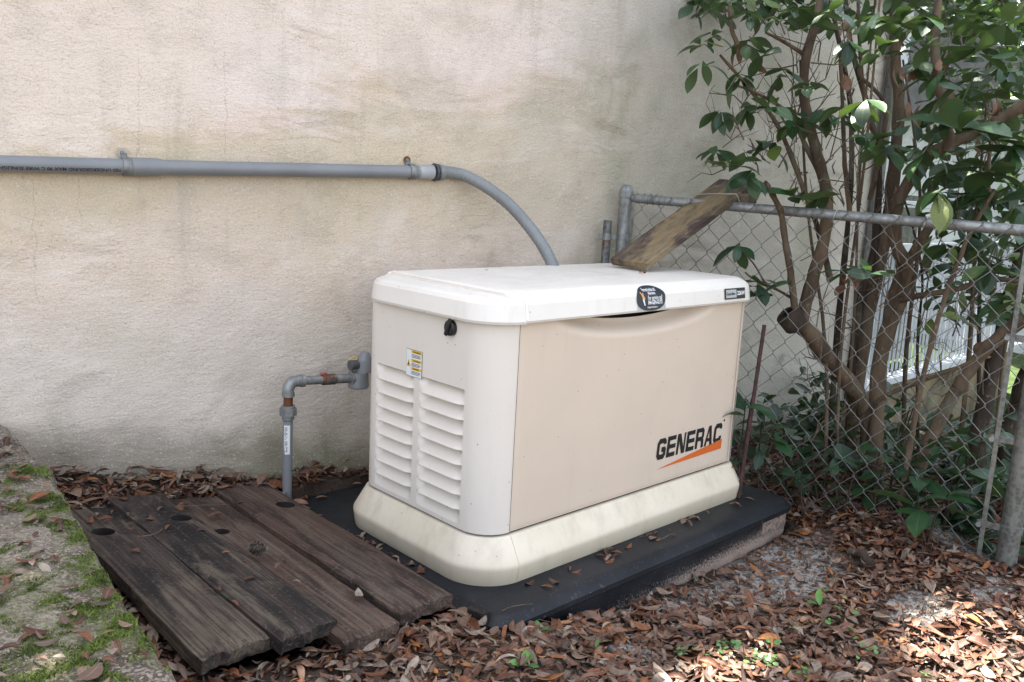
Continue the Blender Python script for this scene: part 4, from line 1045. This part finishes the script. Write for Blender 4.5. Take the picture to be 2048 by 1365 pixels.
# ------------------------------------------------------------------ bush
def branch(parent, px_pts, r0, r1, m='bark', n=5, nseg=10, name='branch'):
    P_ = catmull([at(*q) for q in px_pts], n); R_ = np.linspace(r0, r1, len(P_))
    P_ = [p+RNG.normal(0, .25*r1, 3)*.4 for p in P_]
    R_ = R_*(1+.07*np.sin(np.arange(len(P_))*1.7)+RNG.normal(0,.05,len(P_)))
    b = MB(); b.tube(P_, list(R_), nseg); return b.make(name, MT[m], parent, True)
base_ = at(1735,985,3.35)
bush = empty('leafy_bush', (base_[0], base_[1], -.08), 'tall many stemmed bush with big glossy leaves behind the fence', 'bush')
D = 3.3
trunks = [
 ([(1745,1010,3.4),(1740,880,3.35),(1720,800,3.3),(1660,715,3.2),(1600,650,3.1),(1578,628,3.08)], .045,.040,'bark'),
 ([(1600,655,3.1),(1625,560,3.12),(1648,480,3.12),(1655,400,3.1),(1635,310,3.05),(1610,210,3.02),(1612,120,3.0),(1635,30,3.0),(1640,-60,3.0)], .034,.018,'bark'),
 ([(1592,640,3.08),(1583,560,3.02),(1570,480,2.98),(1562,425,2.95),(1545,390,2.9),(1530,365,2.88)], .018,.011,'bark'),
 ([(1700,960,3.5),(1712,800,3.5),(1735,640,3.5),(1770,480,3.5),(1790,330,3.48),(1798,200,3.45),(1790,90,3.45),(1795,-60,3.4)], .040,.026,'bark'),
 ([(1760,980,3.3),(1752,850,3.3),(1760,720,3.3),(1790,600,3.25),(1812,520,3.2)], .042,.036,'bark'),
 ([(1760,720,3.3),(1800,600,3.22),(1815,540,3.18),(1790,480,3.16),(1800,400,3.14),(1850,320,3.1),(1920,280,3.05),(1990,245,3.0),(2060,200,2.95)], .034,.026,'bark'),
 ([(1800,1060,3.2),(1830,960,3.15),(1870,860,3.1),(1925,760,3.05),(1990,680,3.0),(2070,620,2.95)], .033,.030,'bark'),
 ([(1800,600,3.2),(1850,590,3.1),(1910,580,3.05),(1980,560,3.0),(2060,565,2.95)], .016,.010,'bark'),
 ([(1800,1010,2.95),(1822,880,2.92),(1850,740,2.9),(1885,610,2.88),(1930,490,2.86),(1965,420,2.85),(1990,380,2.85)], .014,.009,'bark'),
 ([(1960,1020,3.3),(1955,900,3.3),(1975,780,3.3),(2010,640,3.3),(2050,480,3.3)], .045,.036,'bark_dark'),
 ([(2000,1000,3.5),(2015,860,3.5),(2060,740,3.4)], .05,.045,'bark_dark'),
 ([(1655,950,3.6),(1665,800,3.6),(1680,600,3.6),(1700,400,3.6),(1700,200,3.55),(1660,0,3.5),(1655,-60,3.5)], .020,.010,'bark_dark'),
 ([(1690,880,3.55),(1700,760,3.5),(1720,600,3.5),(1750,480,3.5),(1755,300,3.5),(1700,80,3.45),(1690,-60,3.4)], .026,.012,'bark_dark'),
 ([(1660,560,3.3),(1640,470,3.2),(1600,360,3.1),(1555,250,3.05),(1500,180,3.0),(1440,110,2.95)], .017,.006,'bark'),
 ([(1655,380,3.1),(1610,290,3.05),(1580,230,3.05),(1520,190,3.0),(1470,170,3.0)], .014,.005,'bark'),
 ([(1610,110,3.0),(1560,80,2.95),(1530,65,2.95)], .010,.005,'bark'),
 ([(1475,90,2.95),(1462,50,2.95),(1458,-40,2.95)], .011,.009,'bark'),
 ([(1790,330,3.48),(1740,250,3.4),(1725,160,3.35),(1718,60,3.3),(1715,-60,3.3)], .012,.008,'bark'),
 ([(1700,430,3.3),(1690,330,3.3),(1685,200,3.25),(1680,90,3.2)], .013,.009,'bark'),
 ([(1740,400,3.4),(1760,300,3.35),(1770,210,3.3),(1720,150,3.3),(1730,120,3.3)], .014,.009,'bark'),
 ([(1900,300,3.05),(1890,220,3.0),(1870,120,3.0),(1880,-40,3.0)], .028,.018,'bark'),
 ([(1820,520,3.2),(1870,440,3.1),(1930,400,3.0),(2000,330,2.9),(2060,290,2.85)], .024,.014,'bark'),
 ([(1990,245,3.0),(1975,350,2.95),(1990,420,2.9)], .010,.006,'bark'),
 ([(1690,880,3.4),(1760,800,3.2),(1850,760,3.1),(1950,720,3.0),(2050,650,2.95)], .013,.008,'bark'),
 ([(1590,600,3.08),(1545,575,3.07),(1510,560,3.06),(1490,545,3.05)], .008,.004,'bark'),
 ([(1535,575,3.07),(1505,525,3.05),(1478,500,3.04)], .005,.003,'bark'),
]
for (pp, r0, r1, mm) in trunks: branch(bush, pp, r0*.74, r1*.74, mm, name='trunk' if r0 > .03 else 'branch')
# thin stems rising through the bush
for k in range(8):
    x0_ = random.uniform(1640,2040); d0 = random.uniform(3.1,3.7); lean = random.gauss(-10 if x0_ < 1750 else 20, 45); y1_ = random.choice([-60,-60,120,260,380])
    branch(bush, [(x0_, 960, d0), (x0_+lean*.4+random.gauss(0,10), 700, d0), (x0_+lean*.9+random.gauss(0,18), (700+y1_)/2, d0-.05), (x0_+lean*1.5+random.gauss(0,25), y1_, d0-.1)], random.uniform(.006,.012), .004, random.choice(['bark','bark','bark_dark']), 4, 6, 'branch')
# sawn stub
b = MB(); q = at(1577,630,3.07); q2 = at(1592,652,3.09); b.tube([q2, q, q+(q-q2)*.25], [.042,.046,.026], 14); b.make('cut_stub', MT['bark_dark'], bush, True)
# twigs: joined, too many to pick apart
tw = MB()
for k in range(230):
    x, y = random.choice([(random.uniform(1440,1720), random.uniform(0,420)), (random.uniform(1700,2048), random.uniform(0,700)), (random.uniform(1620,2000), random.uniform(300,950))])
    d = random.uniform(2.9,3.6); p = at(x, y, d); q = p+RNG.normal(0,.07,3); q[2] += random.uniform(.05,.16); m1 = p*.66+q*.34+RNG.normal(0,.014,3); m2 = p*.3+q*.7+RNG.normal(0,.016,3); r_ = random.uniform(.0014,.0038)
    tw.tube([p, m1, m2, q], [r_, r_*.8, r_*.6, r_*.35], 5); e_ = m2+RNG.normal(0,.03,3); e_[2] += .04; tw.tube([m1, (m1+e_)/2+RNG.normal(0,.006,3), e_], [r_*.6, r_*.45, r_*.25], 4)
o = tw.make('twigs', MT['twig'], bush, True); o['kind'] = 'stuff'
# leaves in whorls
ROS = [(1400,90),(1425,70),(1408,132),(1440,5),(1500,25),(1470,15),(1550,40),(1590,15),(1625,35),(1660,25),(1490,85),(1530,110),(1562,150),(1480,150),(1440,225),(1495,210),(1545,215),(1590,235),(1620,165),(1650,225),(1432,300),(1465,335),(1518,300),(1548,285),(1500,350),(1590,250),
 (1600,395),(1640,380),(1740,285),(1775,290),(1700,85),(1750,35),(1760,110),(1800,50),(1730,200),(1690,215),
 (1880,150),(1850,90),(1900,30),(1950,100),(2000,50),(1955,150),(2020,180),(1850,40),(1990,280),(1900,330),(1980,340),(2020,370),(1880,385),(1950,390),(2030,290),(1880,235),(1930,200),(1830,130),(2040,100),(1960,30),(2010,130),(1920,260),(2035,420),(1990,400),(1860,300),
 (1742,548),(1690,540),(1900,490),(1950,510),(1980,535),(2020,540),(2030,600),(1478,492),(1518,568),(1520,590),(1950,480),(2030,470),(1830,300)]
big = {(1955,150),(1600,395),(1980,340),(2020,370),(1990,280),(1880,150),(1920,260),(1890,235),(1990,400)}
LT_ = [leaf_template(1,.42,6,.22,.25,1), leaf_template(1,.46,6,.12,.5,1), leaf_template(1,.38,6,.35,.15,1), leaf_template(1,.44,6,.05,-.2,1)]
leafmesh = []
for tv, tf, tr in LT_:
    me = bpy.data.meshes.new('leaf'); me.from_pydata([tuple(v) for v in tv], [], tf); me.polygons.foreach_set('use_smooth', [True]*len(me.polygons))
    a = me.attributes.new('rib', 'FLOAT', 'POINT'); a.data.foreach_set('value', np.array(tr, np.float32)); me.materials.append(MT['leaf']); leafmesh.append(me)
items = []
for (x, y) in ROS:
    d = random.uniform(2.78, 3.1) if x < 1700 else random.uniform(2.55, 3.1)
    if (x, y) in ((1478,492),(1518,568),(1520,590)): d = 3.04
    c_ = at(x, y, d); sz = .100 if (x, y) not in big else .140
    if x > 1840 and y < 420: sz *= 1.15
    if x < 1450: sz *= .85
    n_l = random.randint(5, 9); ph = random.random()*6.28; tip = random.uniform(-.1,.7)
    for k in range(n_l):
        yaw = ph+k*2*math.pi/n_l+random.gauss(0,.25); pitch = tip+random.gauss(0,.3)
        items.append((c_+RNG.normal(0,.008,3), yaw, pitch, random.gauss(0,.35), sz*random.uniform(.65,1.15)))
items.sort(key=lambda t: -t[4]/np.linalg.norm(t[0]-CAM))
for (p, yaw, pitch, roll, sz) in items[:300]:
    o = bpy.data.objects.new('leaf', random.choice(leafmesh)); COL.objects.link(o); o.parent = bush
    o.location = Vector(p)-bush.location; o.rotation_euler = (roll, pitch, yaw); o.scale = (sz, sz*random.uniform(.85,1.2), sz)
rest = items[300:]
# extra fill, mostly upper right, deeper in
for k in range(1100):
    x, y = random.choice([(random.uniform(1820,2100), random.uniform(-60,430)), (random.uniform(1650,2100), random.uniform(-80,60)), (random.uniform(1380,1660), random.uniform(-80,30)), (random.uniform(1850,2090), random.uniform(380,640)), (random.uniform(1860,2100), random.uniform(-60,430))])
    rest.append((at(x, y, random.uniform(3.0,3.7)), random.random()*6.28, random.gauss(.35,.4), random.gauss(0,.5), random.uniform(.06,.11)))
pos = np.array([r[0] for r in rest]); ar = np.array([[r[1], r[2], r[3], r[4]] for r in rest])
o = scatter(pos, ar[:,0], ar[:,1], ar[:,2], ar[:,3], LT_, 'leaves', MT['leaf'], bush); o['kind'] = 'stuff'
# dead curled leaves hanging in the bush
n = 60; q = [(random.gauss(1850,40), random.gauss(135,25)) for _ in range(18)]+[(1692,60),(1695,75),(1690,160),(1470,115),(1505,120),(1690,560),(1680,570),(1700,575),(1960,300),(1985,240),(1975,200),(1990,215),(1955,650),(1960,700),(1820,220),(1835,230)]*2
n = len(q); pos = np.array([at(a+random.gauss(0,6), b_+random.gauss(0,6), random.uniform(2.95,3.2)) for a, b_ in q])
o = scatter(pos, RNG.uniform(0,6.28,n), RNG.normal(1.1,.4,n), RNG.normal(0,.6,n), RNG.uniform(.04,.08,n), DT, 'dead_leaves', MT['dead'], bush); o['kind'] = 'stuff'

# ------------------------------------------------------------------ low plants under the bush
def low_plant(px, py, d, lab, h=.16, n=9, sz=.085, m='leaf_low', group='low leafy plants behind the fence', spread=.07, shape=0):
    top = at(px, py, d); g = float(gz(top[0], top[1])); t = empty('low_plant', (top[0], top[1], g), lab, 'plant', group)
    b = MB(); nst = 2 if n > 7 else 1; tops = []
    for s_ in range(nst):
        tp = np.array([top[0]+random.gauss(0,spread*.5), top[1]+random.gauss(0,spread*.5), max(top[2]+random.gauss(0,.02), g+.04)])
        b.tube([(top[0], top[1], g-.02), ((top[0]+tp[0])/2, (top[1]+tp[1])/2+.01, (g+tp[2])/2), tp], [.004,.003,.002], 6); tops.append(tp)
    b.make('stem', MT['bark_dark'] if m == 'leaf_low' else MT[m], t, True)
    for k in range(n):
        tp = tops[k % nst]; fr = random.random()**.6; base = np.array([top[0], top[1], g])*(1-fr)+tp*fr
        yaw = k*2.4+random.gauss(0,.3); L = sz*random.uniform(.9,1.5)
        tv, tf, tr = LT_[k % 4]; tv = tv*L; R_ = rot_mats(np.array([yaw]), np.array([random.gauss(.05,.35)]), np.array([random.gauss(0,.35)]))[0]
        build('leaf', tv@R_.T+base, tf, MT[m], t, True, attrs={'rib': tr})
for q in ((1500,800,2.95,'broad leafed plant touching the right end of the generator',.3,10,.10),(1535,840,3.1,'dark leafed plant between generator corner and bush trunk',.2,12,.09),(1590,850,3.2,'arching long leafed plant against the lower stucco wall',.2,12,.10),
          (1655,870,3.1,'bright oval leafed plant at the left foot of the bush',.2,12,.08),(1700,900,3.0,'low green plant directly under the main bush trunk',.2,12,.08),(1620,930,3.0,'small shaded plant just above the fence bottom left of the trunk',.2,8,.07),
          (1760,920,2.95,'leafy seedling clump right of the main bush trunk',.2,12,.085),(1800,820,3.1,'heart leafed plant in front of the brown porch base',.2,9,.08),(1830,900,2.9,'dark glossy plant in the middle of the right fence bay',.2,10,.10),
          (1870,985,2.75,'large leafed plant pushing through the fence bottom',.2,9,.115),(1910,900,2.85,'spreading plant with wide leaves left of the gate post',.2,9,.11),(1965,860,2.9,'small plant close to the tension bar of the fence',.2,8,.08),(1940,960,2.85,'low sprawling plant near the post foot',.2,8,.08),(1560,900,3.15,'thin shaded plant growing from the leaf litter by the wall',.2,7,.07)):
    low_plant(*q)
# leafy ground cover in the shade behind the fence
n = 1500; k = RNG.integers(0, 60, n); cxx = RNG.uniform(1.42,2.9, 60); cyy = RNG.uniform(-.85,.42, 60); chh = RNG.uniform(.08,.34, 60)
px_ = cxx[k]+RNG.normal(0,.06,n); py_ = cyy[k]+RNG.normal(0,.06,n); pz_ = gz(px_, py_)+chh[k]*RNG.random(n); ok = px_ > 1.30+.05*0-(py_*.19)+.06
px_, py_, pz_ = px_[ok], py_[ok], pz_[ok]; n = len(px_)
scatter(np.stack([px_, py_, pz_], -1), RNG.uniform(0,6.28,n), RNG.normal(.05,.4,n), RNG.normal(0,.45,n), RNG.uniform(.05,.10,n), LT_, 'ground_cover', MT['leaf_low'])
tag(bpy.data.objects['ground_cover'], 'dark leafy ground cover in the shade behind the fence', 'ground cover', kind='stuff')
# sprouts in the foreground
def sprout(px, py, lab, n=3, sz=.03, h=.03, z=None, nm='sprout'):
    p = onz(px, py, 0); px0 = px
    for _ in range(4): p = onz(px, py, float(gz(p[0], p[1]))+.012)
    if px0 == 1040: p = np.array([-.085,-.205,-.04])
    g = p[2]-.006 if z is None else z; t = empty(nm, (p[0], p[1], g), lab, nm, 'green sprouts among the fallen leaves')
    for k in range(n):
        tv, tf, tr = LT_[k % 4]; yaw = k*2.2+random.random(); R_ = rot_mats(np.array([yaw]), np.array([-random.uniform(.2,.9)]), np.array([random.gauss(0,.3)]))[0]
        build('leaf', (tv*sz*random.uniform(.7,1.1))@R_.T+np.array([p[0], p[1], g+h*random.uniform(.4,1)]), tf, MT['sprout'], t, True, attrs={'rib': tr})
    b = MB(); b.tube([(p[0], p[1], g-.01), (p[0], p[1], g+h)], .0012, 5); b.make('stem', MT['sprout'], t)
sprout(1040,1235,'upright two leafed seedling against the front of the black pad',3,.034,.03)
sprout(1052,1330,'grassy green sprout at the bottom edge below the pad',5,.04,.01)
sprout(1190,1305,'thin green sprout among brown leaves right of the pad front',3,.022,.02)
sprout(330,940,'three lobed seedling against the foot of the stucco wall',4,.03,.02)
sprout(358,965,'small clover like weed on the leaf pile by the wall',5,.02,.015)
sprout(545,958,'tiny weed behind the planks near the gas riser',4,.02,.012)
sprout(1640,1215,'single broad green leaf seedling on the right litter',2,.05,.008)
sprout(1960,1095,'low weed at the foot of the fence post',5,.035,.02)
sprout(1390,1305,'fuzzy green weed tuft beside the sunny patch',6,.02,.008)
# clover-like ground cover, countless
def disc_template(n=7):
    v = [(0,0,.12)]+[(math.cos(2*math.pi*k/n)*.5, math.sin(2*math.pi*k/n)*.5, .0) for k in range(n)]
    return v
cv = []; cf = []
for (cxp, cyp, spx, cnt) in ((1470,1310,45,26),(1530,1330,30,18),(1450,1300,20,8),(1540,1290,20,7),(1690,1240,40,16),(1600,1350,25,10),(1740,1300,40,10),(1360,1315,12,5),(1850,1350,12,4),(1660,1180,30,6)):
    for _ in range(cnt):
        p = onz(random.gauss(cxp, spx*.7), random.gauss(cyp, spx*.3), -.09); g = float(gz(p[0], p[1]))+.018+random.random()*.012; s_ = random.uniform(.010,.018)
        R_ = rot_mats(np.array([random.random()*6]), np.array([random.gauss(0,.3)]), np.array([random.gauss(0,.3)]))[0]; o_ = len(cv)
        T = np.array(disc_template())*s_; T = T@R_.T+np.array([p[0], p[1], g]); cv += [tuple(t) for t in T]; cf += [(o_, o_+1+k, o_+1+(k+1) % 7) for k in range(7)]
tag(build('clover', cv, cf, MT['sprout'], None, True), 'round leafed clover patches among the fallen leaves', 'clover', kind='stuff')

# pine cone on the second plank from the pad
pc = onz(513,1107,.095); cone = empty('pine_cone', (pc[0], pc[1], pz(pc[0])), 'small grey open pine cone lying on a plank', 'pine cone')
cx0 = np.array([pc[0], pc[1], pz(pc[0])+.026]); axd = np.array([.6,-.75,.15]); axd /= np.linalg.norm(axd); s1 = np.cross(axd, [0,0,1]); s1 /= np.linalg.norm(s1); s2 = np.cross(s1, axd)
b = MB(); b.tube([cx0-axd*.022, cx0, cx0+axd*.022], [.005,.009,.003], 8); b.make('core', MT['cone'], cone)
v = []; f = []
for k in range(64):
    t = k/64; a = k*2.4; L = .017*math.sin(math.pi*(.12+.8*t))+.003; base = cx0+axd*(-.022+.044*t); out = s1*math.cos(a)+s2*math.sin(a); side = np.cross(axd, out); w = .0042
    tip = base+out*L+axd*.006; o_ = len(v)
    v += [base-side*w*.5, base+side*w*.5, tip+side*w, tip-side*w, tip+axd*.003+out*.001]; f += [(o_, o_+1, o_+2, o_+3), (o_+3, o_+2, o_+4)]
build('scales', v, f, MT['cone'], cone)['kind'] = 'stuff'
# twigs
def twig(pts, r, lab, mat_='twig'):
    b = MB(); b.tube(catmull([np.array(p) for p in pts], 4), list(np.linspace(r, r*.5, 4*(len(pts)-1)+1)), 6); tag(b.make('twig', MT[mat_], None, True), lab, 'twig', 'loose twigs')
def pp(px, py): p = onz(px, py, .09); return (p[0], p[1], pz(p[0])+.021)
twig([pp(275,1104), pp(300,1098), pp(318,1088), pp(326,1078)], .0022, 'crooked twig lying across the dark split plank')
twig([pp(415,1182), pp(421,1172), pp(424,1162)], .0025, 'short stub twig on the blackened plank')
twig([pp(350,1027), pp(400,1018), pp(460,1010)], .0014, 'thin straight stalk spanning the far end of the planks')
def gp(px, py, h=.03): p = onz(px, py, -.06); return (p[0], p[1], float(gz(p[0], p[1]))+h)
twig([gp(797,1300), gp(815,1320), gp(835,1332), gp(842,1348)], .003, 'pale bent twig in the litter below the plank ends')
twig([gp(1100,1325), gp(1180,1345), gp(1260,1362)], .0015, 'thin straw coloured stalk at the bottom edge')
twig([(.535,-.10,.004),(.565,-.105,.012),(.60,-.10,.003)], .0018, 'dark forked twig on the pad in front of the skirt')
twig([(-.165,-.10,-.035),(-.12,-.13,.006),(-.05,-.15,.004)], .0013, 'thin dry stalk arching over the near pad corner')
twig([gp(1800,1075,.02), gp(1840,1105,.025), gp(1880,1130,.02)], .012, 'short rotten dark branch piece in the litter by the fence', 'bark_dark') if False else None
b = MB(); b.tube([gp(1700,1095,.02), gp(1725,1105,.03), gp(1748,1125,.02)], [.012,.015,.009], 8); 
tag(b.make('rotten_branch', MT['bark_dark'], None, True), 'short dark rotten branch half buried in the litter by the fence', 'branch')

# ------------------------------------------------------------------ trees beyond and above
def tree(x, y, g, h, r, lab, n, m, leaf, trunk_r=.12, cz=None, group='trees beyond the houses'):
    t = empty('tree', (x, y, g), lab, 'tree', group)
    b = MB(); b.tube([(x, y, g-.2), (x+.1, y, g+h*.3), (x-.05, y+.1, g+h*.6), (x, y, g+h*.85)], [trunk_r, trunk_r*.8, trunk_r*.55, trunk_r*.25], 8)
    cen = []
    for k in range(9):
        a = k*2.4; e = random.uniform(.3,.95); c_ = np.array([x+math.cos(a)*r*.62*e, y+math.sin(a)*r*.62*e, g+h*random.uniform(.5,.95)]); cen.append(c_)
        b.tube([(x, y, g+h*.4), (np.array([x, y, g+h*.5])+c_)/2, c_], [trunk_r*.35, trunk_r*.22, trunk_r*.08], 6)
    b.make('trunk', MT['bark_dark'], t, True)
    cen = np.array(cen); k = RNG.integers(0, len(cen), n); P_ = cen[k]+RNG.normal(0, r*.27, (n, 3))
    o = scatter(P_, RNG.uniform(0,6.28,n), RNG.normal(.3,.5,n), RNG.normal(0,.6,n), RNG.uniform(.7,1.3,n)*leaf, LT_, 'crown', MT[m], t); o['kind'] = 'stuff'
# unseen tree implied by the dapples; crown shaped along sun rays to shade the scene
ot = empty('unseen_shade_tree', (.6,6.0,-.2), 'unseen tree behind the house with its crown shaped to shade the scene', 'tree')
limb = [(.6,6.0,-.3),(.7,5.8,2.4),(.8,4.4,4.0),(.9,2.8,4.6),(1.0,1.6,4.5)]
b = MB(); b.tube(catmull(limb, 5), list(np.linspace(.2,.03,21)), 10); b.make('trunk', MT['bark_dark'], ot, True)
P_ = []
sd = np.array(sdir)
while len(P_) < 8000:
    gxx, gyy = random.uniform(-1.8,2.2), random.uniform(-1.05,.05)
    k = max(0, 1-((gxx-.18)/.26)**2-((gyy+.565)/.11)**2)+max(0, 1-((gxx-1.0)/.58)**2-((gyy+.98)/.29)**2)+max(0, 1-((gxx-1.42)/.25)**2-((gyy+.86)/.15)**2)+max(0, 1-((gxx-.72)/.07)**2-((gyy+.72)/.04)**2)
    if random.random() < k*7: continue  # gaps left in the crown so sun patches reach the litter
    P_.append(np.array([gxx, gyy, -.12])+sd*random.uniform(4.0, 5.0))
for _ in range(6500):                                               # over the bush
    P_.append(np.array([random.uniform(1.3,3.9), random.uniform(-1.3,.35), random.uniform(.3,2.5)])+sd*random.uniform(3.2, 4.4))
for _ in range(2500):                                               # over the porch
    P_.append(np.array([random.uniform(3.2,6.0), random.uniform(.2,.8), random.uniform(0,1.1)])+sd*random.uniform(3.0, 4.2))
for _ in range(2200):                                               # over the slab
    P_.append(np.array([random.uniform(-2.2,-.85), random.uniform(-.9,.6), .3])+sd*random.uniform(3.2, 4.4))
for _ in range(1500):                                               # over the lid
    P_.append(np.array([random.uniform(-.3,1.3), random.uniform(-.07,.2), .74])+sd*random.uniform(3.4, 4.3))
P_ = np.array(P_); n = len(P_)
for k in range(16):
    q = P_[RNG.integers(0, n)]; b = MB(); b.tube([np.array(limb[3 if k % 2 else 4]), (np.array(limb[4])+q)/2+[0,0,.08], q], [.02,.012,.004], 5); b.make('branch', MT['bark_dark'], ot, True)
o = scatter(P_, RNG.uniform(0,6.28,n), RNG.normal(0,.4,n), RNG.normal(0,.5,n), RNG.uniform(.07,.12,n), LT_, 'crown', MT['leaf'], ot); o['kind'] = 'stuff'
tree(7.2,.0,-.6,3.6,1.5,'tree with pale green leaves far beyond the bush at right',2600,'leaf_far',.15)
tree(10.5,2.6,-.6,5.5,2.4,'taller tree behind the neighbouring house',2600,'leaf_far',.22)
tree(7.8,-2.6,-.5,4.2,1.8,'bushy tree at the far right edge',2200,'leaf_low',.17)
